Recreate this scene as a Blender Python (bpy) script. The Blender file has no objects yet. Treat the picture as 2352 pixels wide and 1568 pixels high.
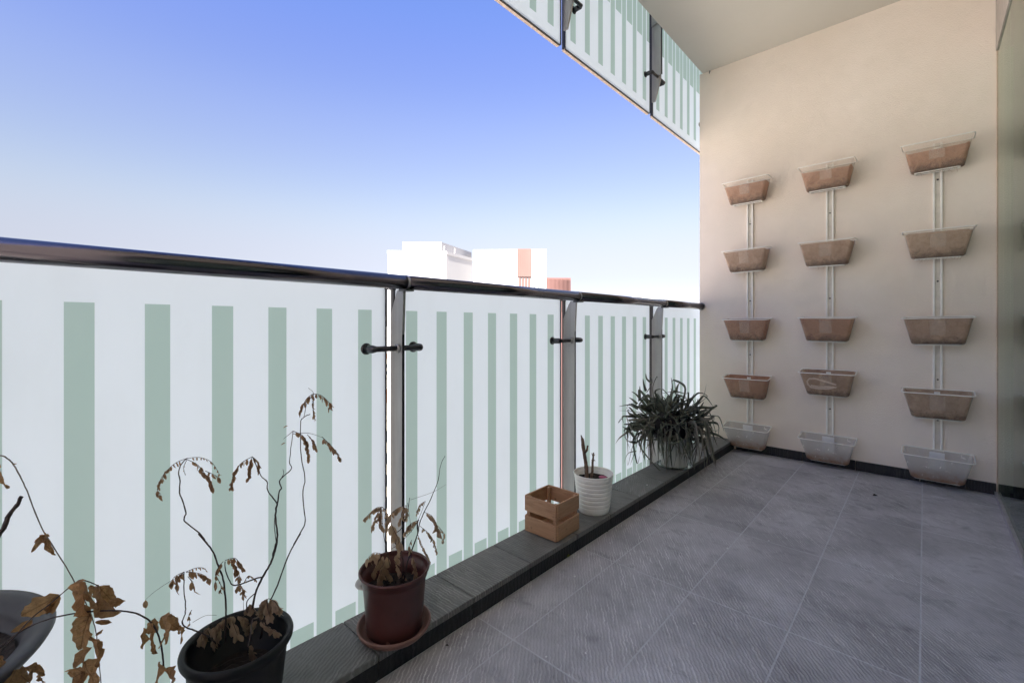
import bpy, math, random
from mathutils import Vector, Matrix, Quaternion
random.seed(7)
C = bpy.context.scene.collection
S = bpy.context.scene
R = math.radians
YAW = R(42.6)
EYE = .945
# ------------------------------------------------------------------ camera
cd = bpy.data.cameras.new('camera'); cam = bpy.data.objects.new('camera', cd); C.objects.link(cam)
cd.sensor_width = 36; cd.lens = 36*1030/2352; cd.shift_y = -39/2352; cd.clip_start = .02; cd.clip_end = 20000
cam.location = (0, 0, EYE); cam.rotation_euler = (R(90), 0, YAW)
S.camera = cam
# ------------------------------------------------------------------ world
SUN_DIR = Vector((.42, -1, .95)).normalized()
w = bpy.data.worlds.new('World'); S.world = w; w.use_nodes = True
wn = w.node_tree.nodes; wl = w.node_tree.links; wn.clear()
sky = wn.new('ShaderNodeTexSky'); sky.sky_type = 'NISHITA'; sky.sun_disc = False
sky.sun_elevation = math.asin(SUN_DIR.z); sky.sun_rotation = math.atan2(SUN_DIR.x, SUN_DIR.y)
sky.air_density = 1.0; sky.dust_density = .5; sky.ozone_density = 2.0; sky.altitude = 50
bg = wn.new('ShaderNodeBackground'); bg.inputs['Strength'].default_value = .15
wo = wn.new('ShaderNodeOutputWorld')
# clear, slightly violet blue air: the sky's colour as a function of height above the horizon only
tc = wn.new('ShaderNodeTexCoord'); sx = wn.new('ShaderNodeSeparateXYZ'); wl.new(tc.outputs['Generated'], sx.inputs[0])
cr_ = wn.new('ShaderNodeValToRGB'); wl.new(sx.outputs[2], cr_.inputs[0]); cr_.color_ramp.interpolation = 'B_SPLINE'
EXPO = 2.7
def tint(k): return tuple(x*2.42/2**EXPO for x in k)
stops = [(0.0, (0.367, 0.352, 0.473)), (0.1, (0.49, 0.372, 0.37)), (0.16, (0.665, 0.47, 0.405)), (0.22, (0.779, 0.576, 0.471)), (0.28, (0.779, 0.603, 0.544)), (0.34, (0.78, 0.615, 0.619)), (0.4, (0.782, 0.635, 0.7)), (0.46, (0.717, 0.618, 0.771)), (0.52, (0.701, 0.628, 0.856)), (0.58, (0.652, 0.654, 0.937))]
el = cr_.color_ramp.elements
while len(el) < len(stops): el.new(.5)
for e_, (p_, k_) in zip(el, stops): e_.position = p_
for e_, (p_, k_) in zip(el, stops): e_.color = (*tint(k_), 1)
mx = wn.new('ShaderNodeMix'); mx.data_type = 'RGBA'; mx.blend_type = 'MULTIPLY'; mx.inputs[0].default_value = 1
wl.new(sky.outputs[0], mx.inputs[6]); wl.new(cr_.outputs[0], mx.inputs[7])
wl.new(mx.outputs[2], bg.inputs[0]); wl.new(bg.outputs[0], wo.inputs[0])
sd = bpy.data.lights.new('sun', 'SUN'); sd.energy = 4.9; sd.angle = R(.5); sd.color = (1, .94, .86)
so = bpy.data.objects.new('sun', sd); C.objects.link(so); so.rotation_euler = SUN_DIR.to_track_quat('Z', 'Y').to_euler()
S.view_settings.view_transform = 'Standard'; S.view_settings.look = 'None'
S.view_settings.exposure = EXPO; S.view_settings.gamma = 1; S.view_settings.use_curve_mapping = False
S.cycles.max_bounces = 14; S.cycles.diffuse_bounces = 8; S.cycles.transparent_max_bounces = 24

# ------------------------------------------------------------------ helpers
def at(u, v, d):
    """pixel of the 2352 wide photograph at depth d metres -> world point"""
    X = (u-1176)/1030*d; Z = EYE-(v-745)/1030*d
    return Vector((X*math.cos(YAW)-d*math.sin(YAW), X*math.sin(YAW)+d*math.cos(YAW), Z))
def town(X, D):
    """town grid, turned against the balcony"""
    return (X*math.cos(YAW)-D*math.sin(YAW), X*math.sin(YAW)+D*math.cos(YAW))
class MB:
    def __init__(s): s.v = []; s.f = []; s.m = []; s.sm = []
    def add(s, vs, fs, m=0, smooth=False):
        o = len(s.v); s.v += [tuple(x) for x in vs]
        for f in fs: s.f.append(tuple(i+o for i in f)); s.m.append(m); s.sm.append(smooth)
        return s
    def box(s, x0, x1, y0, y1, z0, z1, m=0, bevel=0):
        if bevel:
            b = bevel
            L = [(x0, x1, y0+b, y1-b, z0+b), (x0, x1, y0, y1, 0)]
            def ring(i, z): return [(x0+i, y0+b, z), (x0+b, y0+i, z), (x1-b, y0+i, z), (x1-i, y0+b, z), (x1-i, y1-b, z), (x1-b, y1-i, z), (x0+b, y1-i, z), (x0+i, y1-b, z)]
            rs = [[(x0+b, y0+b, z0)]*0 + [(x0+b, y0+b+b*.3, z0), (x0+b*1.3, y0+b, z0), (x1-b*1.3, y0+b, z0), (x1-b, y0+b*1.3, z0), (x1-b, y1-b*1.3, z0), (x1-b*1.3, y1-b, z0), (x0+b*1.3, y1-b, z0), (x0+b, y1-b*1.3, z0)],
                  ring(0, z0+b), ring(0, z1-b),
                  [(x0+b, y0+b+b*.3, z1), (x0+b*1.3, y0+b, z1), (x1-b*1.3, y0+b, z1), (x1-b, y0+b*1.3, z1), (x1-b, y1-b*1.3, z1), (x1-b*1.3, y1-b, z1), (x0+b*1.3, y1-b, z1), (x0+b, y1-b*1.3, z1)]]
            vs = sum(rs, []); fs = [tuple(range(7, -1, -1)), tuple(range(24, 32))]
            for k in range(3):
                for i in range(8): j = (i+1) % 8; fs.append((k*8+i, k*8+j, k*8+8+j, k*8+8+i))
            return s.add(vs, fs, m)
        vs = [(x0, y0, z0), (x1, y0, z0), (x1, y1, z0), (x0, y1, z0), (x0, y0, z1), (x1, y0, z1), (x1, y1, z1), (x0, y1, z1)]
        return s.add(vs, [(3, 2, 1, 0), (4, 5, 6, 7), (0, 1, 5, 4), (1, 2, 6, 5), (2, 3, 7, 6), (3, 0, 4, 7)], m)
    def prism(s, poly, z0, z1, m=0):
        n = len(poly); vs = [(x, y, z0) for x, y in poly]+[(x, y, z1) for x, y in poly]
        return s.add(vs, [tuple(range(n-1, -1, -1)), tuple(range(n, 2*n))]+[(i, (i+1) % n, n+(i+1) % n, n+i) for i in range(n)], m)
    def tube(s, pts, rad, n=8, m=0, cap=True, closed=False, smooth=True):
        pts = [Vector(p) for p in pts]; k = len(pts)
        if not hasattr(rad, '__len__'): rad = [rad]*k
        vs = []; up = None
        for i, p in enumerate(pts):
            a_ = pts[(i-1) % k] if (closed or i > 0) else p; b_ = pts[(i+1) % k] if (closed or i < k-1) else p
            t = (b_-a_).normalized()
            if up is None: up = Vector((0, 0, 1)) if abs(t.z) < .9 else Vector((1, 0, 0))
            x = t.cross(up).normalized(); y = x.cross(t).normalized(); up = y
            for j in range(n):
                an = 2*math.pi*j/n; vs.append(p+(x*math.cos(an)+y*math.sin(an))*rad[i])
        fs = []
        for i in range(k if closed else k-1):
            for j in range(n):
                a0 = i*n+j; a1 = i*n+(j+1) % n; b0 = ((i+1) % k)*n+j; b1 = ((i+1) % k)*n+(j+1) % n
                fs.append((a0, a1, b1, b0))
        if cap and not closed: fs += [tuple(range(n-1, -1, -1)), tuple(range((k-1)*n, k*n))]
        return s.add(vs, fs, m, smooth)
    def lathe(s, prof, n=48, m=0, c=(0, 0, 0), smooth=True, wob=0, seed=0):
        rr = random.Random(seed); ph = rr.random()*6
        vs = []
        for r, z in prof:
            for j in range(n):
                an = 2*math.pi*j/n; q = r*(1+wob*math.sin(2*an+ph)+wob*.5*math.sin(3*an))
                vs.append((c[0]+q*math.cos(an), c[1]+q*math.sin(an), c[2]+z))
        fs = [(i*n+j, i*n+(j+1) % n, (i+1)*n+(j+1) % n, (i+1)*n+j) for i in range(len(prof)-1) for j in range(n)]
        if prof[0][0] > 0: fs.append(tuple(range(n-1, -1, -1)))
        k = (len(prof)-1)*n
        if prof[-1][0] > 0: fs.append(tuple(range(k, k+n)))
        return s.add(vs, fs, m, smooth)
    def mesh(s, name, mats):
        me = bpy.data.meshes.new(name); me.from_pydata(s.v, [], s.f)
        for mt in (mats if isinstance(mats, (list, tuple)) else [mats]): me.materials.append(mt)
        me.polygons.foreach_set('material_index', s.m); me.polygons.foreach_set('use_smooth', s.sm)
        me.validate(); me.update(); return me
    def build(s, name, mats, parent=None, loc=None):
        return put(name, s.mesh(name, mats), parent, loc)
def put(name, me, parent=None, loc=None, rot=None):
    o = bpy.data.objects.new(name, me); C.objects.link(o)
    if parent is not None: o.parent = parent
    if loc is not None: o.location = loc
    if rot is not None: o.rotation_euler = rot
    return o
def tag(o, label=None, cat=None, group=None, kind=None):
    for k, v in (('label', label), ('category', cat), ('group', group), ('kind', kind)):
        if v: o[k] = v
    return o
def empty(name, loc=(0, 0, 0), rz=0):
    o = bpy.data.objects.new(name, None); C.objects.link(o); o.location = loc; o.rotation_euler.z = rz; o.empty_display_size = .1
    return o
def copy_tree(o, parent=None):
    c = o.copy(); C.objects.link(c)
    if parent is not None: c.parent = parent
    for ch in list(o.children): copy_tree(ch, c)
    return c

# ------------------------------------------------------------------ materials
class NT:
    def __init__(s, name):
        s.mat = bpy.data.materials.new(name); s.mat.use_nodes = True
        s.t = s.mat.node_tree; s.t.nodes.clear(); s.out = s.n('ShaderNodeOutputMaterial')
    def n(s, ty, **kw):
        x = s.t.nodes.new(ty)
        for k, v in kw.items(): setattr(x, k, v)
        return x
    def set(s, sock, v):
        if isinstance(v, bpy.types.NodeSocket): s.t.links.new(v, sock)
        elif isinstance(v, (tuple, list)) and len(v) == 3 and sock.type == 'RGBA': sock.default_value = (*v, 1)
        else: sock.default_value = v
    def math(s, op, a, b=0, c=None, clamp=False):
        x = s.n('ShaderNodeMath', operation=op, use_clamp=clamp); s.set(x.inputs[0], a); s.set(x.inputs[1], b)
        if c is not None: s.set(x.inputs[2], c)
        return x.outputs[0]
    def mix(s, f, a, b, blend='MIX'):
        x = s.n('ShaderNodeMix', data_type='RGBA', blend_type=blend); s.set(x.inputs[0], f); s.set(x.inputs[6], a); s.set(x.inputs[7], b)
        return x.outputs[2]
    def coord(s, kind='Object'): return s.n('ShaderNodeTexCoord').outputs[kind]
    def vmap(s, v, scale=(1, 1, 1), rot=(0, 0, 0), loc=(0, 0, 0)):
        x = s.n('ShaderNodeMapping'); s.set(x.inputs[0], v); x.inputs['Scale'].default_value = scale; x.inputs['Rotation'].default_value = rot
        s.set(x.inputs['Location'], loc); return x.outputs[0]
    def noise(s, v, scale, detail=4, rough=.55, dist=0):
        x = s.n('ShaderNodeTexNoise'); s.set(x.inputs['Vector'], v); x.inputs['Scale'].default_value = scale
        x.inputs['Detail'].default_value = detail; x.inputs['Roughness'].default_value = rough; x.inputs['Distortion'].default_value = dist
        return x.outputs[0]
    def ramp(s, f, a, b, lo=0., hi=1.):
        x = s.n('ShaderNodeMapRange', clamp=True); s.set(x.inputs[0], f)
        x.inputs[1].default_value = a; x.inputs[2].default_value = b; x.inputs[3].default_value = lo; x.inputs[4].default_value = hi
        return x.outputs[0]
    def bump(s, h, dist, strength=1):
        x = s.n('ShaderNodeBump'); s.set(x.inputs['Height'], h); x.inputs['Distance'].default_value = dist; x.inputs['Strength'].default_value = strength
        return x.outputs[0]
    def pbr(s, col, rough=.5, metal=0, normal=None, **kw):
        x = s.n('ShaderNodeBsdfPrincipled'); s.set(x.inputs['Base Color'], col); s.set(x.inputs['Roughness'], rough); s.set(x.inputs['Metallic'], metal)
        if normal is not None: s.set(x.inputs['Normal'], normal)
        for k, v in kw.items(): s.set(x.inputs[k], v)
        return x.outputs[0]
    def mixs(s, f, a, b):
        x = s.n('ShaderNodeMixShader'); s.set(x.inputs[0], f); s.set(x.inputs[1], a); s.set(x.inputs[2], b); return x.outputs[0]
    def done(s, sh): s.t.links.new(sh, s.out.inputs[0]); return s.mat
def simple(name, col, rough=.5, metal=0, var=.12, scale=20, bump=0, **kw):
    t = NT(name); c = t.coord(); n = t.noise(c, scale)
    dark = tuple(x*(1-var) for x in col); light = tuple(min(1, x*(1+var)) for x in col)
    nm = t.bump(n, bump) if bump else None
    return t.done(t.pbr(t.mix(t.ramp(n, .3, .7), dark, light), rough, metal, nm, **kw))
M = {}
def world_pos(t): return t.n('ShaderNodeNewGeometry').outputs['Position']
# painted plaster
t = NT('plaster_wall'); p = world_pos(t)
n1 = t.noise(p, 1.3, 4); n2 = t.noise(p, 160, 3, .6); n3 = t.noise(p, 7, 5)
col = t.mix(t.ramp(n1, .3, .7), (.80, .69, .585), (.87, .77, .675))
col = t.mix(t.math('MULTIPLY', t.ramp(n3, .48, .75), .34), col, (.74, .66, .56))
M['wall'] = t.done(t.pbr(col, .85, 0, t.bump(n2, .003, 1), **{'Specular IOR Level': .25}))
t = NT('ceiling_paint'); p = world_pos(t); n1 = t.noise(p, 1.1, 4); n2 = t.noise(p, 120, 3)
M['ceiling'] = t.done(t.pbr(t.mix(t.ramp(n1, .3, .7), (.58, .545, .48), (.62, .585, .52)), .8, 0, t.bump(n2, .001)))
# chiselled slate
def slate(name, rot, base, line, amt):
    t = NT(name); p = world_pos(t)
    inf = t.n('ShaderNodeObjectInfo').outputs['Random']
    off = t.n('ShaderNodeCombineXYZ'); t.set(off.inputs[0], t.math('MULTIPLY', inf, 7.0)); t.set(off.inputs[1], t.math('MULTIPLY', inf, 3.0))
    v = t.vmap(p, rot=(0, 0, rot), loc=off.outputs[0])
    wv = t.n('ShaderNodeTexWave', wave_type='BANDS', bands_direction='X'); t.set(wv.inputs['Vector'], v)
    wv.inputs['Scale'].default_value = 30; wv.inputs['Distortion'].default_value = 5.5; wv.inputs['Detail'].default_value = 3; wv.inputs['Detail Scale'].default_value = 1.3; wv.inputs['Detail Roughness'].default_value = .6
    brk = t.noise(t.vmap(v, scale=(60, 9, 1)), 1, 3, .6)
    patch = t.noise(p, 3.2, 4, .6); fine = t.noise(p, 260, 2); mid = t.noise(p, 17, 5)
    ln = t.math('MULTIPLY', t.ramp(wv.outputs[1], .62, .96), t.ramp(brk, .42, .62))
    ln2 = t.math('MULTIPLY', ln, t.ramp(t.noise(p, 2.1, 5, .65), .36, .62, .12, 1))
    tone = t.math('MULTIPLY_ADD', inf, .22, .86)
    c0 = t.mix(t.ramp(patch, .38, .62), tuple(x*.86 for x in base), tuple(x*1.28 for x in base))
    c0 = t.mix(t.math('MULTIPLY', t.ramp(mid, .56, .7), .5), c0, tuple(x*.6 for x in base))
    smu = t.noise(t.vmap(p, scale=(1, 1.6, 1)), 4.6, 6, .68, 1.2); c0 = t.mix(t.ramp(smu, .55, .66, 0, .55), c0, tuple(x*.55 for x in base)); c0 = t.mix(1.0, c0, tone, 'MULTIPLY')
    c0 = t.mix(t.math('MULTIPLY', ln2, amt), c0, line)
    c0 = t.mix(t.ramp(fine, .3, .8, 0, .25), c0, tuple(x*.5 for x in base))
    h = t.math('ADD', t.math('MULTIPLY', wv.outputs[1], .8), t.math('MULTIPLY', mid, .5))
    return t.done(t.pbr(c0, t.ramp(patch, .3, .7, .5, .68), 0, t.bump(h, .0014, .8), **{'Specular IOR Level': .45}))
M['tile'] = slate('slate_tile', math.atan2(-.605, .819)-0, (.40, .382, .40), (.93, .91, .91), .72)
M['kerb'] = slate('slate_kerb', R(88), (.15, .145, .142), (.43, .41, .385), .7)
M['kerb2'] = slate('slate_kerb_diagonal', R(-30), (.155, .153, .15), (.42, .41, .40), .7)
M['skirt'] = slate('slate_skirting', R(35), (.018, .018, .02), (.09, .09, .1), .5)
M['grout'] = simple('grout', (.54, .54, .56), .9, scale=60, bump=.0005)
M['steel'] = None
t = NT('brushed_steel'); p = world_pos(t); n = t.noise(t.vmap(p, scale=(30, 30, 3)), 1, 4); n2 = t.noise(p, 25, 5)
M['steel'] = t.done(t.pbr(t.mix(t.ramp(n, .3, .7), (.36, .35, .34), (.46, .45, .435)), t.ramp(n2, .3, .7, .38, .55), .55, t.bump(n2, .0004)))
t = NT('polished_rail'); p = world_pos(t); n = t.noise(t.vmap(p, scale=(90, 2, 90)), 1, 3)
M['rail'] = t.done(t.pbr((.13, .12, .13), t.ramp(n, .3, .7, .16, .26), 1.0, t.bump(n, .0002)))
M['rail_ring'] = simple('bright_steel', (.62, .6, .6), .3, 1.0)
M['dark_steel'] = simple('dark_steel', (.085, .085, .09), .3, .8, scale=30)
M['rubber'] = simple('black_rubber', (.012, .012, .014), .5)
M['lit_edge'] = simple('lit_glass_edge', (.55, .42, .33), .45, scale=60, var=.3)  # light on the glass edges painted into the colour
M['track'] = simple('aluminium_track', (.55, .53, .55), .4, .6)
M['white_metal'] = simple('white_painted_metal', (.90, .87, .81), .42, 0, .08, 12)
M['room'] = simple('pale_room_paint', (.82, .80, .76), .8, var=.03)
M['rail_back'] = simple('rail_channel_back', (.66, .61, .53), .5)
M['header'] = simple('header_paint', (.42, .37, .33), .7)
# frit printed glass: inner print (slot 0) and clear glass body (slot 1)
def frit(name, s0, zbot, ztop, blo, bhi):
    t = NT(name); o = t.coord(); sp = t.n('ShaderNodeSeparateXYZ'); t.set(sp.inputs[0], o); y, z = sp.outputs[1], sp.outputs[2]
    ph = t.math('SUBTRACT', t.math('FLOORED_MODULO', t.math('SUBTRACT', y, s0-.0), .14), 0)
    def between(v, a, b): return t.math('MULTIPLY', t.math('GREATER_THAN', v, a), t.math('LESS_THAN', v, b))
    inrow = between(y, s0, s0+.8905)
    stripe = t.math('MULTIPLY', t.math('MULTIPLY', t.math('LESS_THAN', ph, .05), inrow), between(z, zbot, ztop))
    block = t.math('MULTIPLY', between(ph, .061, .131), between(z, blo, bhi))
    mask = t.math('MAXIMUM', stripe, block, clamp=True)
    pos = world_pos(t); sm = t.noise(pos, 2.5, 3)
    colt = t.mix(mask, (.87, .93, 1.0), (.475, .605, .57)); smn = t.noise(t.vmap(pos, scale=(1, 1, .35)), 6, 5, .6); colt = t.mix(t.ramp(smn, .5, .8, 0, .16), colt, (.62, .66, .66))
    cold = t.mix(mask, (.82, .86, .90), (.40, .50, .45))
    cold = t.mix(t.ramp(sm, .45, .8, 0, .12), cold, (.6, .6, .6))
    tr = t.n('ShaderNodeBsdfTranslucent'); t.set(tr.inputs[0], colt)
    df = t.n('ShaderNodeBsdfDiffuse'); t.set(df.inputs[0], cold)
    g = t.n('ShaderNodeBsdfGlossy'); g.inputs['Roughness'].default_value = .3; g.inputs['Color'].default_value = (.9, .95, 1, 1)
    body = t.mixs(.08, tr.outputs[0], df.outputs[0])
    fr = t.n('ShaderNodeFresnel'); fr.inputs[0].default_value = 1.3
    return t.done(t.mixs(t.math('MULTIPLY', fr.outputs[0], .25), body, g.outputs[0]))
def clear(name, tint, ior=1.45):
    t = NT(name); tr = t.n('ShaderNodeBsdfTransparent'); t.set(tr.inputs[0], tint)
    g = t.n('ShaderNodeBsdfGlossy'); g.inputs['Roughness'].default_value = .02; t.set(g.inputs['Color'], tuple(min(1, x*1.02) for x in tint)); fr = t.n('ShaderNodeFresnel'); fr.inputs[0].default_value = ior
    return t.done(t.mixs(fr.outputs[0], tr.outputs[0], g.outputs[0]))
M['clear'] = clear('clear_glass', (.95, .985, .96))
M['door_glass'] = clear('tinted_door_glass', (.85, .93, .88), 1.75)
M['terracotta'] = simple('maroon_plastic', (.085, .026, .022), .38, 0, .25, 14, .0004)
M['saucer'] = simple('saucer_plastic', (.20, .10, .078), .5, 0, .2, 18)
M['black_plastic'] = simple('black_plastic', (.009, .009, .0095), .5, 0, .4, 18, .0004, **{'Specular IOR Level': .35})
M['grey_plastic'] = simple('grey_plastic', (.06, .06, .066), .5, 0, .3, 12, .0006)
M['white_plastic'] = simple('white_plastic', (.86, .83, .79), .42, 0, .05, 10)
M['pale_plastic'] = simple('pale_grey_plastic', (.50, .50, .47), .5, 0, .12, 10)
M['soil'] = simple('dry_soil', (.022, .015, .012), .95, 0, .5, 120, .004)
M['pink'] = simple('pink_plastic', (.42, .08, .17), .5)
M['stem'] = simple('dark_stem', (.035, .02, .017), .6, 0, .4, 90)
M['thin_stem'] = simple('pale_stem', (.16, .13, .12), .6, 0, .3, 60)
M['bark'] = simple('stub_bark', (.14, .09, .065), .85, 0, .45, 70, .002)
M['crumb'] = simple('white_crumb', (.8, .79, .77), .8)
M['fluff'] = simple('green_fluff', (.14, .17, .03), .9)
M['cinder'] = simple('dark_leaf_bit', (.015, .012, .012), .9)
def leafmat(name, c1, c2, trans=.35):
    t = NT(name); inf = t.n('ShaderNodeObjectInfo').outputs['Random']; n = t.noise(t.coord(), 45, 4)
    c = t.mix(t.math('ADD', t.math('MULTIPLY', inf, .6), t.math('MULTIPLY', t.ramp(n, .3, .7), .4)), c1, c2)
    tr = t.n('ShaderNodeBsdfTranslucent'); t.set(tr.inputs[0], c)
    return t.done(t.mixs(trans, t.pbr(c, .65, 0, t.bump(n, .001)), tr.outputs[0]))
M['dry_leaf'] = leafmat('dry_leaf', (.26, .145, .075), (.46, .28, .155), .5)
t = NT('big_dry_leaf'); inf = t.n('ShaderNodeObjectInfo').outputs['Random']; o = t.coord(); n = t.noise(o, 4.5, 5, .6); sp = t.n('ShaderNodeSeparateXYZ'); t.set(sp.inputs[0], o)
ay = t.math('ABSOLUTE', sp.outputs[1]); ve = t.math('ABSOLUTE', t.math('SINE', t.math('MULTIPLY', t.math('SUBTRACT', sp.outputs[0], t.math('MULTIPLY', ay, .9)), 22)))
vein = t.math('MAXIMUM', t.ramp(ve, .0, .16, 1, 0), t.ramp(ay, .006, .016, 1, 0))
c = t.mix(t.ramp(n, .3, .7), (.30, .14, .05), (.62, .35, .15)); c = t.mix(t.math('MULTIPLY', inf, .45), c, (.62, .40, .19)); c = t.mix(t.math('MULTIPLY', vein, .55), c, (.18, .08, .035))
tr = t.n('ShaderNodeBsdfTranslucent'); t.set(tr.inputs[0], c)
M['big_leaf'] = t.done(t.mixs(.42, t.pbr(c, .6, 0, t.bump(t.math('ADD', n, t.math('MULTIPLY', vein, -.4)), .03)), tr.outputs[0]))
M['tan_leaf'] = leafmat('tan_dry_leaf', (.40, .27, .17), (.60, .44, .30), .45)
M['dead_leaf'] = leafmat('dead_leaf', (.30, .20, .13), (.50, .37, .26))
M['aloe'] = leafmat('aloe_leaf', (.038, .044, .032), (.16, .172, .13), .06)
M['aloe_dry'] = leafmat('aloe_dry_leaf', (.16, .15, .12), (.26, .24, .20), .2)
t = NT('pine_board'); inf = t.n('ShaderNodeObjectInfo').outputs['Random']; o = t.coord()
v = t.vmap(o, scale=(6, 6, 60)); n = t.noise(v, 1.0, 5, .6, 1.5); kn = t.n('ShaderNodeTexVoronoi'); t.set(kn.inputs['Vector'], o); kn.inputs['Scale'].default_value = 13
c = t.mix(t.ramp(n, .3, .7), (.33, .165, .088), (.49, .28, .165)); c = t.mix(t.ramp(inf, 0, 1, 0, .35), c, (.44, .26, .15))
c = t.mix(t.ramp(kn.outputs[0], .03, .10, .6, 0), c, (.05, .022, .014))
M['pine'] = t.done(t.pbr(c, .6, 0, t.bump(n, .0008)))
# basket net (see-through woven mesh), coir liner, residue
def net(name, col, alpha, stain=0.):
    t = NT(name); o = t.coord(); sp = t.n('ShaderNodeSeparateXYZ'); t.set(sp.inputs[0], o)
    d1 = t.math('ADD', sp.outputs[0], sp.outputs[2]); d2 = t.math('SUBTRACT', sp.outputs[0], sp.outputs[2])
    w1 = t.math('SINE', t.math('MULTIPLY', d1, 1700)); w2 = t.math('SINE', t.math('MULTIPLY', d2, 1700))
    wv = t.ramp(t.math('MAXIMUM', w1, w2), -.2, .8, max(alpha-.16, .02), alpha+.12)
    n = t.noise(o, 28, 6, .65); n2 = t.noise(t.vmap(o, scale=(1, 1, .5)), 55, 5, .7)
    inf = t.n('ShaderNodeObjectInfo').outputs['Random']
    c = col; a = wv
    if stain:
        low = t.ramp(t.math('ADD', sp.outputs[2], t.math('MULTIPLY', t.math('SUBTRACT', n, .5), .12)), -.150, -.075, 1, 0)
        c = t.mix(t.math('MULTIPLY', low, stain), c, (.27, .14, .075)); a = t.math('ADD', a, t.math('MULTIPLY', low, .35), clamp=True)
        blot = t.ramp(n2, .62, .68); c = t.mix(blot, c, (.8, .78, .73)); a = t.math('ADD', a, t.math('MULTIPLY', blot, .5), clamp=True)
    tr = t.n('ShaderNodeBsdfTransparent')
    return t.done(t.mixs(a, tr.outputs[0], t.pbr(c, .55)))
M['net'] = net('basket_net', (.56, .43, .33), .21)
M['net_stained'] = net('basket_net_stained', (.70, .67, .63), .52, .95)
def liner(name, c1, c2):
    t = NT(name); o = t.coord(); n = t.noise(t.vmap(o, loc=t.n('ShaderNodeObjectInfo').outputs['Location']), 26, 7, .75, .6); n2 = t.noise(t.vmap(o, scale=(160, 160, 160)), 1, 3, .7)
    c = t.mix(t.ramp(n, .3, .7), c1, c2); c = t.mix(t.ramp(n2, .58, .72, 0, .5), c, (.62, .46, .33))
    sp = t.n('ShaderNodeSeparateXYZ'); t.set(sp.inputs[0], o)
    bottom_contour = t.ramp(t.math('ADD', sp.outputs[2], t.math('MULTIPLY', t.math('SUBTRACT', n, .5), .11)), -.154, -.104, .92, 0)  # uneven dark contour painted into the liner colour along the bottom
    c = t.mix(bottom_contour, c, (.07, .03, .02))
    tr = t.n('ShaderNodeBsdfTranslucent'); t.set(tr.inputs[0], c); tp = t.n('ShaderNodeBsdfTransparent')
    b = t.mixs(.25, t.pbr(c, .75, 0, t.bump(n2, .001)), tr.outputs[0])
    return t.done(t.mixs(.9, tp.outputs[0], b))
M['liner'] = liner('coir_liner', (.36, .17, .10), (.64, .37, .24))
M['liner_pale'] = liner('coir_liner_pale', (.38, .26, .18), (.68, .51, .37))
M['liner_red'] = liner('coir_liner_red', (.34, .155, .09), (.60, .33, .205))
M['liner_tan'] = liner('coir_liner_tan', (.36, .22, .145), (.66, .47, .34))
M['plate_tan'] = simple('bracket_plate_tan', (.60, .44, .32), .55)
M['plate_white'] = simple('bracket_plate_white', (.72, .72, .72), .5)
M['town_white'] = simple('white_render', (.37, .366, .362), .8, 0, .02, .3)
M['town_cream'] = simple('cream_render', (.40, .36, .31), .85, 0, .08, .3)
M['town_red'] = simple('salmon_cladding', (.115, .056, .048), .7, 0, .06, .5)
M['low_red'] = simple('salmon_cladding_low', (.115, .054, .048), .7, 0, .06, .5)
M['town_window'] = simple('window_glass', (.05, .06, .07), .15)
M['town_brick'] = simple('orange_brick', (.24, .12, .07), .85, 0, .15, 2)
t = NT('city_ground'); p = world_pos(t); n = t.noise(p, .02, 6, .6); n2 = t.noise(p, .15, 4)
M['ground'] = t.done(t.pbr(t.mix(t.ramp(n, .35, .65), (.35, .335, .31), (.42, .40, .37)), .95))

# ------------------------------------------------------------------ setting: ground and far buildings
def sheet(name, x0, x1, y0, y1, z, m):
    return MB().add([(x0, y0, z), (x1, y0, z), (x1, y1, z), (x0, y1, z)], [(0, 1, 2, 3)]).build(name, m)
tag(sheet('ground', -9000, 9000, -9000, 9000, -45, M['ground']), kind='structure')
GZ = -45
# white blocks across the street
b = empty('office_building', (*town(-11, 64), GZ)); tag(b, 'plain white block with stepped penthouse roof, left of the taller twin', 'building', 'buildings across the street')
inv = lambda pts, b: [(x-b.location.x, y-b.location.y) for x, y in pts]
fp = [town(-16.45, 59.4), town(-8.75, 60), town(-5.9, 66.2), town(-17.5, 69)]
MB().prism(inv(fp, b), 0, 55.3-.0).build('wall', M['town_white'], b)
fp2 = [town(-16.5, 59.3), town(-8.7, 59.93), town(-5.85, 66.15), town(-17.6, 69)]
MB().prism(inv(fp2, b), 55.3, 55.72).build('parapet', M['town_white'], b)
fp3 = [town(-14.75, 60.4), town(-9.5, 60.5), town(-6.25, 69.2), town(-15, 69.3)]
MB().prism(inv(fp3, b), 55.72, 57.05).build('penthouse', M['town_white'], b)
for k, (X, D) in enumerate([(-9.2, 60.2+.6), (-8.1, 63)]):
    MB().prism(inv([town(X, D), town(X+.06, D), town(X+.06, D+.06), town(X, D+.06)], b), 55.72, 56.6).build('roof_pole', M['white_metal'], b)
b = empty('office_building', (*town(0, 72), GZ)); tag(b, 'white block with a tall salmon red panel near its right edge', 'building', 'buildings across the street')
MB().prism(inv([town(-5.75, 66.4), town(5.06, 66), town(5.06, 80), town(-5.75, 80)], b), 0, 57.0).build('wall', M['town_white'], b)
MB().prism(inv([town(.83, 65.9), town(2.82, 65.83), town(2.82, 66.06), town(.83, 66.13)], b), 52.95, 57.05).build('red_panel', M['town_red'], b)
for k in range(7):
    x = .9+k*.3; MB().prism(inv([town(x, 65.84), town(x+.05, 65.84), town(x+.05, 65.9), town(x, 65.9)], b), 53.0, 57.0).build('panel_rib', M['town_red'], b)
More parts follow.
